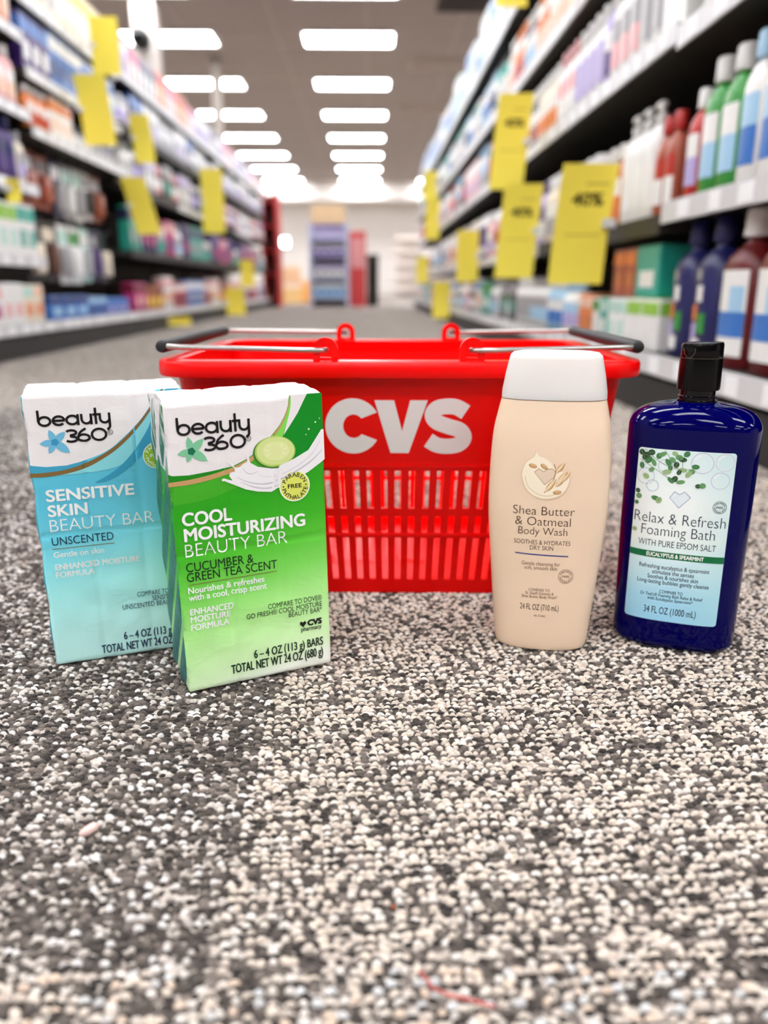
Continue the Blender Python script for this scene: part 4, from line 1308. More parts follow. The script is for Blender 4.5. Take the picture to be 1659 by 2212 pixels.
# ------------------------------------------------------------------ goods on the shelves
COLS = {'white': (240, 238, 234), 'cream': (240, 226, 204), 'teal': (44, 168, 150), 'green': (56, 150, 60), 'lime': (150, 205, 70), 'navy': (34, 36, 92), 'blue': (60, 118, 196), 'sky': (166, 206, 232),
        'purple': (70, 44, 116), 'lavender': (186, 172, 220), 'magenta': (190, 50, 120), 'pink': (240, 180, 180), 'red': (190, 40, 36), 'maroon': (104, 16, 20), 'orange': (232, 130, 60), 'terracotta': (170, 84, 60),
        'amber': (196, 118, 60), 'brown': (92, 56, 40), 'black': (34, 32, 34), 'grey': (168, 166, 168), 'yellow': (246, 214, 60), 'silver': (206, 206, 210), 'mint': (190, 226, 214), 'peach': (248, 206, 180)}
def cm(c):
    return mat('goods_' + c, COLS[c], 0.34, vary=0.05, scale=30)
PROTO = {}
def goods_mesh(kind, w, d, h, c1, c2, c3, far):
    key = (kind, w, d, h, c1, c2, c3, far)
    if key in PROTO:
        return PROTO[key]
    parts = []
    def new():
        return MB()
    a, b = w / 2, d / 2
    if kind == 'carton':
        m = new(); m.box(-a, a, -b, b, 0, h, cm(c1), min(.004, w * .05)); body = m
        l = new()
        l.box(-a * .96, a * .96, -b - .0006, -b + .0004, h * .68, h * .93, cm(c2))
        l.box(-a * .62, a * .62, -b - .0006, -b + .0004, h * .20, h * .52, cm(c3))
        l.box(-a - .0006, -a + .0004, -b * .9, b * .9, h * .68, h * .93, cm(c2))
        l.box(a - .0004, a + .0006, -b * .9, b * .9, h * .68, h * .93, cm(c2))
        top = new(); top.box(-a * .97, a * .97, -b * .97, b * .97, h - .0004, h + .0008, cm(c2))
        parts = [('carton_body', body, None), ('printed_panel', l, None), ('top_flap', top, None)]
    elif kind in ('bottle', 'pump_bottle', 'mouthwash_bottle', 'tottle'):
        n = 2.6
        m = new()
        if kind == 'tottle':      # stands on its cap
            hc = h * .16
            m.loft([sup_ring(a * .8, b * .9, hc, n, 24), sup_ring(a, b, h * .4, n, 24), sup_ring(a, b * .8, h * .8, n, 24), sup_ring(a * .95, b * .25, h * .99, n, 24), sup_ring(a * .9, b * .12, h, n, 24)], cm(c1))
            cap = new(); cap.loft([sup_ring(a * .8, b * .9, 0, n, 24), sup_ring(a * .82, b * .92, hc - .001, n, 24)], cm(c2))
            lab_z = (h * .3, h * .75)
        else:
            hs = h * (.70 if kind != 'mouthwash_bottle' else .68)
            m.loft([sup_ring(a * .92, b * .92, 0, n, 24), sup_ring(a, b, h * .02, n, 24), sup_ring(a, b, hs * .93, n, 24), sup_ring(a * .86, b * .88, hs * 1.03, n, 24), sup_ring(a * .52, b * .6, hs * 1.12, n, 24), sup_ring(a * .28, min(b * .6, a * .28), hs * 1.17, 2, 24), sup_ring(a * .26, min(b * .58, a * .26), h * .84, 2, 24)], cm(c1))
            cap = new()
            rc = a * (.40 if kind != 'bottle' else .5)
            if kind == 'pump_bottle':
                cap.lathe([(rc, h * .83), (rc, h * .89), (rc * .4, h * .895), (rc * .4, h * .95)], cm(c2), seg=16)
                cap.box(-a * .9, rc * .6, -rc * .5, rc * .5, h * .95, h, cm(c2), .003)
            else:
                cap.lathe([(rc, h * .825), (rc * 1.02, h * .83), (rc * .96, h * .985), (rc * .8, h)], cm(c2), seg=20)
            lab_z = (h * .14, h * .60)
        l = new()
        aa = [(-.82 + 1.64 * k / 10) for k in range(11)]
        def sx(q): return (a * q, -b * (1 - abs(q) ** n) ** (1 / n) - .0009)
        vs = [(*sx(q), z) for z in (lab_z[0], (lab_z[0] * .45 + lab_z[1] * .55), lab_z[1]) for q in aa]
        l.add(vs[:22], [(i, i + 1, i + 12, i + 11) for i in range(10)], cm(c3))
        l.add(vs[11:], [(i, i + 1, i + 12, i + 11) for i in range(10)], cm(c2 if c2 != c1 else c3))
        if kind == 'mouthwash_bottle':
            l = new()
            def patch(q0, q1, z0, z1, c, lift):
                qs = [q0 + (q1 - q0) * k / 8 for k in range(9)]
                l.add([(a * q, -b * (1 - abs(q) ** n) ** (1 / n) - lift, h * z) for z in (z0, z1) for q in qs], [(i, i + 1, i + 10, i + 9) for i in range(8)], cm(c))
            if c1 == 'navy':
                patch(-.2, .25, .42, .53, 'white', .001); patch(-.62, -.08, .29, .40, 'orange', .001); patch(.02, .5, .20, .34, 'green', .001)
                patch(-.7, -.04, .10, .27, 'lavender', .001); patch(-.4, .3, .06, .16, 'white', .0014); patch(-.3, .05, .57, .64, 'grey', .001)
            else:
                patch(-.78, .78, .08, .62, 'white', .001); patch(-.78, .78, .20, .36, 'blue', .0014); patch(.1, .7, .36, .52, 'sky', .0014)
        parts = [('bottle_body', m, 50), ('cap' if kind != 'pump_bottle' else 'pump_head', cap, 40), ('label', l, None)]
    elif kind == 'spray_can':
        m = new(); m.lathe([(a * .96, 0), (a, .003), (a, h * .78), (a * .9, h * .82)], cm(c1), seg=24)
        cap = new(); cap.lathe([(a * .82, h * .82), (a * .82, h * .97), (a * .6, h)], cm(c2), seg=20)
        l = new(); l.lathe([(a + .0006, h * .25), (a + .0006, h * .6)], cm(c3), seg=24, caps=(False, False))
        parts = [('can_body', m, 40), ('cap', cap, 40), ('label', l, None)]
    elif kind == 'jar':
        m = new(); m.lathe([(a * .92, 0), (a, h * .06), (a, h * .66), (a * .9, h * .74)], cm(c1), seg=24)
        cap = new(); cap.lathe([(a * .98, h * .74), (a, h * .76), (a, h * .98), (a * .94, h)], cm(c2), seg=24)
        l = new(); l.lathe([(a + .0006, h * .15), (a + .0006, h * .55)], cm(c3), seg=24, caps=(False, False))
        parts = [('jar_body', m, 40), ('lid', cap, 40), ('label', l, None)]
    elif kind == 'blister_pack':
        # card hanging from its hook; origin at the foot of the card
        m = new(); m.box(-a, a, -.0012, .0012, 0, h, cm(c1))
        bub = new(); bub.box(-a * .62, a * .62, -d, -.0012, h * .12, h * .62, cm(c2), min(.008, a * .2))
        l = new(); l.box(-a * .92, a * .92, -.0020, -.0012, h * .68, h * .9, cm(c3))
        parts = [('backing_card', m, None), ('blister', bub, 40), ('header_print', l, None)]
    if far:
        one = MB()
        for _, q, _s in parts:
            o = len(one.v)
            one.v += q.v
            for f, mi in zip(q.f, q.m):
                one.f.append(tuple(i + o for i in f)); one.m.append(one.mi(q.mats[mi]))
        out = [(None, one.mesh(kind, 40))]
    else:
        out = [(nm, q.mesh(nm, s)) for nm, q, s in parts]
    PROTO[key] = out
    return out

COUNT = {}
LEVELNAME = {0: 'bottom deck', 1: 'first shelf up', 2: 'second shelf up', 3: 'third shelf up', 4: 'fourth shelf up', 5: 'fifth shelf up', 'p': 'upper hook row', 'q': 'lower hook row', 's': 'second layer on the deck'}
KINDWORD = {'carton': 'carton', 'bottle': 'bottle', 'pump_bottle': 'pump bottle', 'mouthwash_bottle': 'big jug', 'tottle': 'upended tube', 'spray_can': 'spray can', 'jar': 'jar', 'blister_pack': 'hanging card pack'}
def nth(n):
    return '%d%s' % (n, 'th' if 10 <= n % 100 <= 20 else {1: 'st', 2: 'nd', 3: 'rd'}.get(n % 10, 'th'))
def place(side, level, y, z, spec, xin=.045, far=False):
    kind, w, d, h, c1, c2, c3 = spec
    S = SIDES[side]
    n = COUNT[(side, level)] = COUNT.get((side, level), 0) + 1
    cc = c1 if c1 == c2 or (kind == 'blister_pack') else '%s and %s' % (c1, c2)
    label = '%s %s, %s along the %s, %s' % (cc, KINDWORD[kind], nth(n), LEVELNAME[level], S['word'])
    x = S['x'] + S['s'] * (xin + (d / 2 if kind != 'blister_pack' else d))
    rz = R(-90) if side == 'R' else R(90)
    me = goods_mesh(kind, w, d, h, c1, c2, c3, far)
    grp = '%ss on the %s' % (KINDWORD[kind], S['word'])
    name = {'tottle': 'tube', 'mouthwash_bottle': 'jug_bottle'}.get(kind, kind)
    if far:
        o = link(name, me[0][1]); o.location = (x, y, z); o.rotation_euler = (0, 0, rz)
        return tag(o, label, {'blister_pack': 'blister pack', 'spray_can': 'spray can', 'tottle': 'tube'}.get(kind, 'carton' if kind == 'carton' else 'jar' if kind == 'jar' else 'bottle'), grp)
    t = thing(name, label, {'blister_pack': 'blister pack', 'spray_can': 'spray can', 'tottle': 'tube'}.get(kind, 'carton' if kind == 'carton' else 'jar' if kind == 'jar' else 'bottle'), (x, y, z), rz, grp)
    for nm, m in me:
        link(nm, m, t)
    return t

def run(side, level, z, y0, y1, skus, gap=.006, xin=.045, farfrom=4.2, seed=0, repeat=(2, 3)):
    """facings side by side along the shelf, each article two or three times, until y1"""
    rg = random.Random(seed * 17 + 3)
    y = y0
    i = 0
    while y < y1:
        spec = skus[i] if i < len(skus) else rg.choice(skus)
        n = spec[7] if len(spec) > 7 else rg.randint(*repeat)
        for _ in range(n):
            w = spec[1]
            if y + w > y1:
                return y1
            # keep clear of the uprights between bays only where shelf heights change
            place(side, level, y + w / 2, z, spec[:7], xin, far=y > farfrom)
            y += w + gap
        i += 1
    return y

def sk(kind, w, d, h, c1, c2, c3, n=None):
    return (kind, w, d, h, c1, c2, c3) + ((n,) if n else ())
Z = .0006
# --- blue-bottle side, bottom deck
run('R', 0, .118 + Z, 1.20, 1.72, [sk('mouthwash_bottle', .125, .085, .265, 'maroon', 'white', 'blue', 2), sk('mouthwash_bottle', .108, .08, .262, 'navy', 'navy', 'lavender', 2)])
run('R', 0, .118 + Z, 1.724, 3.9, [sk('carton', .105, .075, .112, 'white', 'lime', 'white', 2), sk('carton', .07, .07, .110, 'white', 'mint', 'mint', 2), sk('carton', .07, .07, .110, 'teal', 'mint', 'white', 1), sk('carton', .06, .07, .11, 'white', 'green', 'white', 1), sk('carton', .07, .07, .118, 'orange', 'peach', 'amber', 2), sk('bottle', .065, .05, .15, 'white', 'sky', 'lavender', 3), sk('bottle', .07, .05, .16, 'sky', 'white', 'blue', 3), sk('bottle', .07, .05, .17, 'white', 'grey', 'sky', 4), sk('bottle', .07, .05, .17, 'white', 'white', 'grey', 4), sk('carton', .07, .06, .16, 'black', 'grey', 'teal', 2)])
run('R', 's', .118 + .112 + 2 * Z + .0008, 1.76, 2.2, [sk('carton', .15, .07, .112, 'teal', 'teal', 'white', 1), sk('carton', .08, .06, .11, 'terracotta', 'orange', 'amber', 2)], xin=.05)
run('R', 0, .118 + Z, 3.95, 9.9, [sk('bottle', .09, .06, .17, 'white', 'grey', 'sky'), sk('carton', .10, .06, .16, 'teal', 'green', 'white'), sk('carton', .10, .06, .18, 'white', 'blue', 'orange'), sk('bottle', .09, .06, .18, 'grey', 'black', 'white'), sk('carton', .11, .06, .16, 'pink', 'white', 'lavender')], seed=1, gap=.012)
# --- first shelf up
run('R', 1, .415 + Z, 1.15, 1.71, [sk('bottle', .062, .05, .19, 'teal', 'yellow', 'green', 1), sk('bottle', .07, .05, .235, 'white', 'sky', 'blue', 3), sk('bottle', .075, .055, .235, 'green', 'white', 'sky', 2), sk('bottle', .06, .05, .20, 'red', 'white', 'lavender', 1)])
run('R', 1, .395 + Z, 1.725, 3.9, [sk('bottle', .055, .045, .205, 'terracotta', 'red', 'white', 2), sk('pump_bottle', .072, .055, .25, 'white', 'white', 'white', 3), sk('bottle', .07, .05, .20, 'amber', 'white', 'orange', 3), sk('bottle', .07, .05, .21, 'white', 'white', 'peach', 3), sk('bottle', .06, .045, .20, 'white', 'sky', 'blue', 3), sk('bottle', .065, .05, .22, 'cream', 'white', 'grey', 3), sk('bottle', .06, .05, .22, 'lavender', 'purple', 'white', 2), sk('bottle', .06, .05, .21, 'white', 'navy', 'magenta', 3), sk('bottle', .07, .05, .2, 'pink', 'white', 'red', 3)])
run('R', 1, .395 + Z, 3.95, 9.9, [sk('tottle', .09, .05, .22, 'white', 'pink', 'red'), sk('bottle', .10, .05, .22, 'pink', 'white', 'lavender'), sk('tottle', .09, .05, .23, 'white', 'navy', 'purple'), sk('carton', .10, .05, .22, 'cream', 'white', 'amber'), sk('tottle', .09, .05, .22, 'grey', 'white', 'sky')], seed=2, gap=.012)
# --- second shelf up
run('R', 2, .735 + Z, 1.25, 1.71, [sk('bottle', .08, .06, .2, 'navy', 'yellow', 'lime', 2), sk('bottle', .075, .06, .22, 'white', 'sky', 'lime', 3)])
run('R', 2, .750 + Z, 1.73, 3.9, [sk('carton', .13, .17, .26, 'white', 'sky', 'white', 1), sk('pump_bottle', .075, .055, .25, 'white', 'white', 'grey', 2), sk('bottle', .07, .05, .235, 'white', 'grey', 'pink', 3), sk('bottle', .055, .05, .23, 'lavender', 'white', 'purple', 1), sk('bottle', .07, .05, .22, 'white', 'white', 'lavender', 4), sk('bottle', .07, .05, .22, 'white', 'pink', 'white', 3), sk('bottle', .07, .05, .21, 'cream', 'white', 'orange', 4), sk('bottle', .07, .05, .21, 'black', 'white', 'terracotta', 3)])
run('R', 2, .750 + Z, 3.95, 9.9, [sk('spray_can', .08, .08, .22, 'white', 'terracotta', 'pink'), sk('spray_can', .08, .08, .21, 'black', 'pink', 'red'), sk('bottle', .10, .05, .22, 'white', 'sky', 'grey'), sk('carton', .09, .05, .2, 'pink', 'white', 'lavender')], seed=3, gap=.012)
# --- third and fourth shelves up
run('R', 3, 1.05 + Z, 2.2, 3.9, [sk('carton', .10, .06, .22, 'cream', 'white', 'white', 5), sk('bottle', .07, .05, .22, 'cream', 'white', 'peach', 4), sk('bottle', .07, .05, .22, 'white', 'orange', 'peach', 3), sk('bottle', .07, .05, .21, 'navy', 'white', 'sky', 3), sk('bottle', .07, .05, .22, 'white', 'orange', 'red', 3)])
run('R', 3, 1.05 + Z, 3.95, 9.9, [sk('spray_can', .08, .08, .22, 'teal', 'black', 'white'), sk('spray_can', .08, .08, .22, 'white', 'sky', 'navy'), sk('tottle', .09, .05, .22, 'sky', 'white', 'blue'), sk('bottle', .10, .05, .2, 'mint', 'white', 'grey'), sk('spray_can', .08, .08, .22, 'grey', 'teal', 'white')], seed=4, gap=.012)
run('R', 4, 1.37 + Z, 2.9, 9.9, [sk('carton', .10, .06, .24, 'white', 'sky', 'lavender'), sk('tottle', .10, .05, .24, 'sky', 'white', 'blue'), sk('carton', .10, .06, .26, 'mint', 'white', 'sky'), sk('tottle', .10, .05, .24, 'white', 'lavender', 'sky'), sk('carton', .11, .06, .25, 'sky', 'blue', 'white')], seed=5, gap=.012)
# --- soap-pack side, nearest bay
YB1 = 3.39
run('L', 0, .118 + Z, 2.80, YB1, [sk('carton', .085, .06, .14, 'white', 'pink', 'magenta', 2), sk('carton', .085, .06, .15, 'white', 'white', 'pink', 2), sk('carton', .09, .06, .145, 'cream', 'mint', 'orange', 1), sk('carton', .09, .06, .145, 'cream', 'peach', 'orange', 1)])
run('L', 1, .365 + Z, 2.92, YB1, [sk('carton', .09, .06, .185, 'white', 'teal', 'mint', 1), sk('carton', .08, .06, .19, 'white', 'lime', 'mint', 2), sk('carton', .08, .06, .195, 'white', 'teal', 'teal', 3), sk('carton', .075, .06, .19, 'white', 'sky', 'teal', 3)])
run('L', 2, .635 + Z, 2.93, YB1, [sk('bottle', .075, .05, .19, 'peach', 'white', 'orange', 2), sk('bottle', .085, .06, .225, 'purple', 'navy', 'purple', 2), sk('bottle', .07, .05, .19, 'cream', 'grey', 'lavender', 1), sk('bottle', .07, .05, .16, 'white', 'grey', 'grey', 3)])
run('L', 3, .905 + Z, 2.92, YB1, [sk('bottle', .08, .06, .21, 'pink', 'white', 'magenta', 3), sk('bottle', .075, .06, .21, 'pink', 'white', 'peach', 3), sk('bottle', .07, .06, .2, 'white', 'pink', 'white', 3)])
run('L', 4, 1.18 + Z, 3.02, YB1, [sk('bottle', .08, .06, .22, 'white', 'orange', 'pink', 2), sk('bottle', .08, .06, .22, 'orange', 'white', 'peach', 2), sk('carton', .09, .06, .2, 'grey', 'white', 'lavender', 3)])
run('L', 5, 1.45 + Z, 2.8, YB1, [sk('carton', .10, .06, .2, 'white', 'peach', 'orange', 6)])
# second bay: carded goods on hooks above low cartons
YB2 = 4.60
run('L', 0, .118 + Z, 3.42, YB2, [sk('carton', .15, .08, .10, 'blue', 'navy', 'sky', 3), sk('carton', .13, .08, .09, 'blue', 'sky', 'navy', 2), sk('carton', .12, .08, .08, 'blue', 'blue', 'lavender', 3)])
def pegs(level, z, y0, y1, skus, farfrom=4.6):
    y = y0
    i = 0
    while y < y1:
        spec = skus[i % len(skus)]
        if y + spec[1] > y1:
            break
        h = spec[3]
        t = place('L', level, y + spec[1] / 2, z - h, spec, xin=.10, far=y > farfrom)
        # the hook the card hangs on
        k = MB()
        k.tube([(-1.28 - .555, 0, .004), (-1.28 - .12, 0, .004), (-1.28 - .085, 0, .012)], .0025, M_hook, 6)
        HOOKS.append((k, y + spec[1] / 2, z))
        y += spec[1] + .018
        i += 1
HOOKS = []
pegs('p', .80, 3.46, YB2, [('blister_pack', .15, .035, .22, 'terracotta', 'terracotta', 'silver'), ('blister_pack', .15, .035, .22, 'terracotta', 'terracotta', 'brown'), ('blister_pack', .11, .03, .24, 'navy', 'grey', 'white'), ('blister_pack', .12, .03, .24, 'grey', 'white', 'mint'), ('blister_pack', .12, .03, .24, 'white', 'grey', 'mint'), ('blister_pack', .11, .03, .22, 'white', 'black', 'grey')])
pegs('q', .53, 3.46, YB2, [('blister_pack', .15, .035, .25, 'black', 'cream', 'black'), ('blister_pack', .15, .035, .25, 'black', 'brown', 'cream'), ('blister_pack', .13, .03, .26, 'white', 'grey', 'mint'), ('blister_pack', .13, .03, .26, 'white', 'white', 'green'), ('blister_pack', .12, .03, .25, 'mint', 'grey', 'white'), ('blister_pack', .11, .03, .24, 'navy', 'purple', 'grey')])
for k, y, z in HOOKS:
    o = k.build('peg_hook'); o.location = (0, y, z - .008)
    o.parent = [q for q in bpy.data.objects if q.name.startswith('shelf_bay') and q.location.x < 0 and q.location.y <= y < q.location.y + BAY][0]
    o.matrix_parent_inverse = Matrix.Translation(-o.parent.location)
run('L', 2, .86 + Z, 3.42, YB2, [sk('bottle', .07, .05, .16, 'orange', 'white', 'red', 3), sk('carton', .08, .05, .16, 'white', 'orange', 'peach', 3), sk('jar', .08, .08, .10, 'grey', 'black', 'white', 3), sk('bottle', .07, .05, .15, 'white', 'navy', 'grey', 5)])
run('L', 3, 1.07 + Z, 3.42, YB2, [sk('carton', .09, .05, .20, 'purple', 'blue', 'white', 3), sk('carton', .09, .05, .21, 'blue', 'white', 'navy', 4), sk('carton', .09, .05, .2, 'white', 'blue', 'sky', 5)])
run('L', 4, 1.33 + Z, 3.42, YB2, [sk('carton', .10, .06, .22, 'cream', 'white', 'grey', 4), sk('carton', .10, .06, .22, 'cream', 'yellow', 'white', 6)])
# farther bays
FAR = {0: [sk('carton', .12, .07, .16, 'magenta', 'maroon', 'pink'), sk('carton', .12, .07, .14, 'amber', 'maroon', 'yellow'), sk('carton', .12, .07, .2, 'white', 'pink', 'orange'), sk('carton', .12, .07, .16, 'red', 'white', 'navy'), sk('carton', .12, .07, .18, 'blue', 'white', 'grey')],
       1: [sk('carton', .11, .06, .24, 'teal', 'navy', 'grey'), sk('carton', .11, .06, .24, 'navy', 'purple', 'magenta'), sk('jar', .10, .10, .16, 'grey', 'white', 'teal'), sk('carton', .11, .06, .22, 'magenta', 'pink', 'purple'), sk('bottle', .10, .06, .22, 'white', 'grey', 'sky')],
       2: [sk('bottle', .09, .06, .22, 'white', 'grey', 'silver'), sk('spray_can', .09, .09, .2, 'navy', 'white', 'lavender'), sk('carton', .11, .06, .22, 'grey', 'lavender', 'white'), sk('tottle', .09, .06, .2, 'pink', 'maroon', 'white'), sk('carton', .11, .06, .22, 'black', 'grey', 'teal')],
       3: [sk('jar', .10, .10, .15, 'white', 'silver', 'lavender'), sk('carton', .11, .06, .2, 'navy', 'blue', 'white'), sk('carton', .11, .06, .2, 'grey', 'white', 'lavender'), sk('bottle', .09, .06, .2, 'silver', 'white', 'grey')],
       4: [sk('carton', .11, .06, .18, 'lavender', 'white', 'grey'), sk('carton', .11, .06, .18, 'pink', 'magenta', 'white'), sk('carton', .11, .06, .18, 'grey', 'navy', 'white'), sk('carton', .11, .06, .2, 'orange', 'red', 'peach')]}
for lv, z in enumerate(LV_L2):
    run('L', lv, z + Z, 4.66, 10.65, FAR[lv], seed=20 + lv, gap=.014)

# ------------------------------------------------------------------ yellow offer cards standing out from the shelf edges
M_yel = mat('offer_card', (255, 233, 84), 0.55, vary=0.02, scale=10)
M_clip = mat('card_clip', (220, 220, 220), 0.3)
K_TAGINK = ink('tag_ink', (84, 72, 20))
def offer(side, y, z0, z1, w, label, tilt=0.0, printed=True, yaw=0.0, x=None):
    S = SIDES[side]
    s = S['s']
    xb = S['x'] + s * .02 if x is None else x
    t = thing('offer_card', label, 'price card', (xb, y, z0), R(yaw), 'yellow offer cards on the ' + S['word'])
    m = MB()
    h = z1 - z0
    n = 8
    xs = sorted((-s * .012, -s * (w + .012)))
    vs, fs = [], []
    for k in range(n + 1):
        q = k / n
        dy = .012 * math.sin(q * math.pi)
        sh = -s * 0 + tilt * (q - .5) * h
        for yy in (dy - .0004, dy + .0004):
            vs += [(xs[0] + sh, yy, q * h), (xs[1] + sh, yy, q * h)]
    for k in range(n):
        a = 4 * k
        fs += [(a, a + 1, a + 5, a + 4), (a + 3, a + 2, a + 6, a + 7), (a, a + 4, a + 6, a + 2), (a + 1, a + 3, a + 7, a + 5)]
    fs += [(0, 2, 3, 1), (4 * n, 4 * n + 1, 4 * n + 3, 4 * n + 2)]
    m.add(vs, fs, M_yel)
    m.build('card', t)
    c = MB()
    c.box(min(0, -s * .03), max(0, -s * .03), -.003, -.0005 + .012, h * .48, h * .48 + .02, M_clip)
    c.build('clip', t)
    if printed:
        P = Print()
        cx = (xs[0] + xs[1]) / 2 * 1000
        H = h * 1000
        P.text('40%', cx - w * 260, cx + w * 330, H * .66, w * 230, K_TAGINK, .05, 1)
        P.ribbon([(cx - 5, H * .84), (cx + w * 380, H * .84)], w * 40, mat('ink_tag_faint', (206, 182, 60), .5, vary=0), 1)
        P.ribbon([(cx - w * 300, H * .42), (cx + w * 330, H * .42)], w * 30, mat('ink_tag_faint'), 1)
        P.build('print', lambda u, v, l: (u / 1000 + tilt * (v / H - .5) * h, .012 * math.sin(v / H * math.pi) - .0007, v / 1000), t)
    return t
offer('R', 2.00, .262, .535, .132, 'largest yellow offer card, at the first shelf beside the cream bottle cap', .085)
offer('R', 2.85, .285, .59, .132, 'yellow offer card just behind the largest one, at the first shelf', .085)
offer('R', 3.10, .60, .92, .125, 'tall yellow offer card at the second shelf, above the largest card', .085)
offer('R', 3.25, 1.235, 1.52, .115, 'topmost yellow offer card, at the upper frame edge above the right-hand shelves', 0, False)
offer('R', 4.35, .28, .54, .115, 'third yellow offer card back along the first shelf, blue-bottle side', 0, False)
offer('R', 5.80, .04, .29, .125, 'low yellow offer card reaching down in front of the far deck, blue-bottle side', 0, False)
offer('R', 6.80, .63, .95, .115, 'lower of two far yellow cards at the second shelf, blue-bottle side', 0, False)
offer('R', 7.10, .96, 1.19, .115, 'upper of two far yellow cards near the aisle end, blue-bottle side', 0, False)
offer('R', 8.00, .29, .54, .115, 'farthest yellow offer card along the first shelf, blue-bottle side', 0, False)
offer('L', 4.15, 1.215, 1.457, .13, 'highest yellow offer card on the soap-pack side, near the white pillar', 0, False)
offer('L', 3.90, .87, 1.16, .14, 'large yellow offer card below the highest one, soap-pack side', -.1, False)
offer('L', 4.72, .91, 1.156, .11, 'narrow yellow offer card behind the large one, soap-pack side', -.1, False)
offer('L', 4.55, .53, .82, .13, 'yellow offer card hanging low over the carded goods, soap-pack side', -.25, False)
offer('L', 6.55, .66, 1.13, .17, 'long yellow offer card halfway down the aisle, soap-pack side', 0, False)
offer('L', 8.30, .26, .52, .14, 'small far yellow card before the red end unit, soap-pack side', 0, False)
offer('L', 7.40, .01, .25, .17, 'low yellow card near the floor far down the soap-pack side', 0, False)
offer('L', 3.03, .545, .625, .05, 'small yellow tag under the second shelf at the left frame edge', 0, False)
offer('L', 5.20, .02, .075, .15, 'small dull yellow card at the kick plate behind the basket handle', 0, False)

# ------------------------------------------------------------------ pillars, end units, far wall
mb = MB(); mb.box(-2.73, -2.47, 10.4, 10.66, 0, 3.49, M_pillar, .004); o = struct('pillar', mb); tag(o, 'thick white square pillar behind the left shelves', None)
mb = MB(); mb.box(-2.29, -2.15, 12.9, 13.04, 0, 3.49, mat('post_paint', (156, 147, 137), 0.7), .004); o = struct('pillar', mb); tag(o, 'slim grey post behind the white pillar', None)
t = thing('pillar_fitting', 'small dark round fitting high on the white pillar', 'fitting', (-2.62, 10.39, 3.02), 0)
m = MB(); m.loft([[(r * math.cos(a), y, r * math.sin(a)) for a in [2 * math.pi * k / 20 for k in range(20)]] for r, y in ((.05, .01), (.05, -.02), (.11, -.03), (.11, -.12), (.08, -.16))], M_kick); m.build('housing', t, 40)
m = MB(); m.loft([[(r * math.cos(a), y, r * math.sin(a)) for a in [2 * math.pi * k / 20 for k in range(20)]] for r, y in ((.07, -.160), (.06, -.175), (.03, -.185))], M_black); m.build('lens', t, 40)
# red end unit of the left shelves
M_redm = mat('red_board', (196, 34, 34), 0.5, vary=0.05)
t = thing('end_display', 'tall red end unit closing the soap-pack shelves', 'display', (-1.36, 10.76, 0), 0)
m = MB(); m.box(-.02, .02, 0, .42, 0, 1.42, M_redm, .004); m.build('side_panel', t)
m = MB(); m.box(.16, .2, 0, .42, 0, 1.42, M_redm, .004); m.build('side_panel', t)
m = MB(); m.box(.02, .16, .38, .42, 0, 1.42, M_back); m.build('back_panel', t)
for k in range(5):
    m = MB(); m.box(.02, .16, .02, .38, .1 + .3 * k, .12 + .3 * k, M_redm); m.build('shelf', t)
# free-standing rack at the end of the aisle
M_rack = mat('rack_steel', (196, 200, 222), 0.4)
t = thing('display_rack', 'pale lavender floor rack with a tan header facing down the aisle', 'display', (-.52, 10.9, 0), 0)
for sx in (-.24, .24):
    m = MB(); m.box(sx - .02, sx + .02, 0, .4, 0, 1.05, M_rack); m.build('side_panel', t)
m = MB(); m.box(-.22, .22, .37, .4, 0, 1.05, mat('rack_back', (150, 146, 166), .5)); m.build('back_panel', t)
m = MB(); m.box(-.22, .22, .02, .05, 1.06, 1.28, mat('tan_header', (222, 190, 146), .6), .004); m.build('header', t)
for k in range(4):
    m = MB(); m.box(-.219, .219, 0, .37, .10 + .25 * k, .125 + .25 * k, M_rack if k != 2 else M_shelf); m.build('shelf', t)
for k in range(4):
    for j in range(4):
        c = (('sky', 'white', 'blue'), ('grey', 'lavender', 'white'), ('lavender', 'grey', 'navy'), ('lavender', 'purple', 'grey'))[k]
        o = link('carton', goods_mesh('carton', .095, .07, .17, c[0], c[1], c[2], True)[0][1])
        o.location = (-.52 - .158 + .105 * j, 10.9 + .07, .1258 + .25 * k)
        tag(o, '%s carton on the lavender floor rack, %s from its left end, %s level' % (c[0], ORD[j] if j else 'first', ('bottom', 'second', 'third', 'top')[k]), 'carton', 'cartons on the lavender floor rack')
t = thing('display_stand', 'red promotional stand right of the lavender floor rack', 'display', (-.14, 10.95, 0), 0)
m = MB(); m.box(-.11, .11, .02, .3, 0, .96, mat('red_stand', (206, 62, 64), .5), .006); m.build('stand_body', t)
m = MB(); m.box(-.09, .09, .012, .02, .5, .88, mat('pink_panel', (226, 150, 150), .5)); m.build('front_panel', t)
t = thing('waste_bin', 'narrow black bin beside the red promotional stand', 'bin', (.06, 11.3, 0), 0)
m = MB(); m.box(-.08, .08, -.1, .1, 0, .62, M_kick, .01); m.build('bin_body', t)
m = MB(); m.box(-.084, .084, -.104, .104, .62, .68, M_shelf, .01); m.build('lid', t)
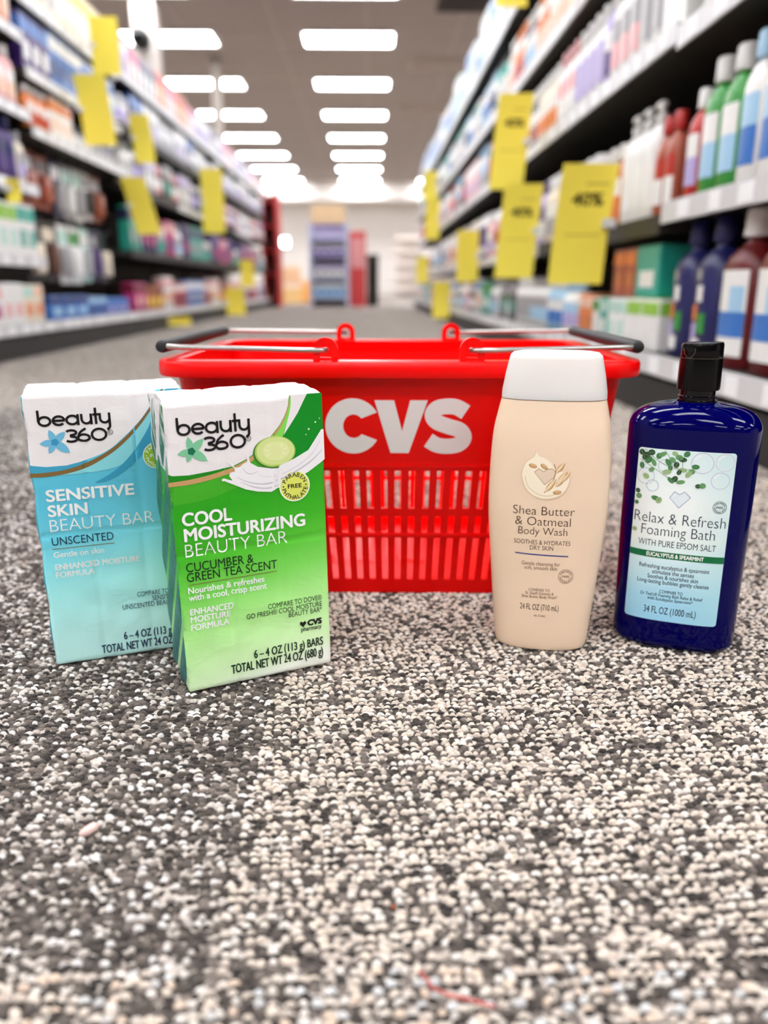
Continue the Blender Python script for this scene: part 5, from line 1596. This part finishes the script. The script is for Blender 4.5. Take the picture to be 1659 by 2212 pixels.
# low orange crates farther back, left of the rack
for j, (cx, cy, w, h, c, nm) in enumerate(((-1.42, 14.2, .5, .62, (232, 190, 150), 'peach'), (-.92, 14.0, .42, .40, (240, 176, 96), 'orange'), (-1.25, 13.2, .3, .30, (238, 196, 130), 'tan'))):
    t = thing('dump_bin', nm + ' cardboard dump bin standing beyond the end of the aisle', 'display', (cx, cy, 0), 0)
    m = MB()
    m.box(-w / 2, w / 2, -.2, .2, 0, h, mat('board_' + nm, c, .6), .006); m.build('bin_body', t)
    m = MB(); m.box(-w / 2 - .01, w / 2 + .01, -.21, .21, h - .06, h + .002, mat('board_edge', (246, 226, 204), .6)); m.build('rim_band', t)
# lit sign on the back wall
t = thing('lit_sign', 'glowing white oblong light on the far wall left of the rack', 'sign', (-3.1, 28.32, 1.72), 0)
m = MB(); m.box(-.42, .42, -.03, .07, -.16, .16, M_lampframe, .01); m.build('housing', t)
m = MB(); m.box(-.39, .39, -.036, -.03, -.13, .13, M_lamp); m.build('lit_panel', t)
# pale wall shelving at the far right
t = thing('wall_shelving', 'pale wall shelving unit at the far end beyond the blue-bottle shelves', 'shelving', (2.2, 24.0, 0), 0)
m = MB(); m.box(-1.4, 1.4, .3, .34, 0, 1.7, mat('pale_board', (232, 222, 214), .6)); m.build('back_panel', t)
for k in range(5):
    m = MB(); m.box(-1.4, 1.4, 0, .3, .12 + .36 * k, .15 + .36 * k, mat('pale_board')); m.build('shelf', t)
# air vents in the ceiling right of the aisle lights
for i, (vx, vy, w, nm, mm) in enumerate(((1.15, 10.6, .62, 'dark square', mat('vent_dark', (70, 62, 56), .6)), (1.2, 13.3, 1.1, 'long pale', mat('vent_pale', (196, 184, 174), .5)), (1.1, 16.4, 1.1, 'farther long pale', mat('vent_pale')))):
    t = thing('ceiling_vent', nm + ' ceiling vent right of the aisle lights', 'vent', (vx, vy, HC), 0)
    m = MB(); m.box(-w / 2, w / 2, -.3, .3, -.02, -.0075, mm); m.build('vent_plate', t)
    for k in range(5):
        m = MB(); m.box(-w / 2 + .03, w / 2 - .03, -.24 + .12 * k - .01, -.24 + .12 * k + .01, -.034, -.02, mm); m.build('louvre', t)
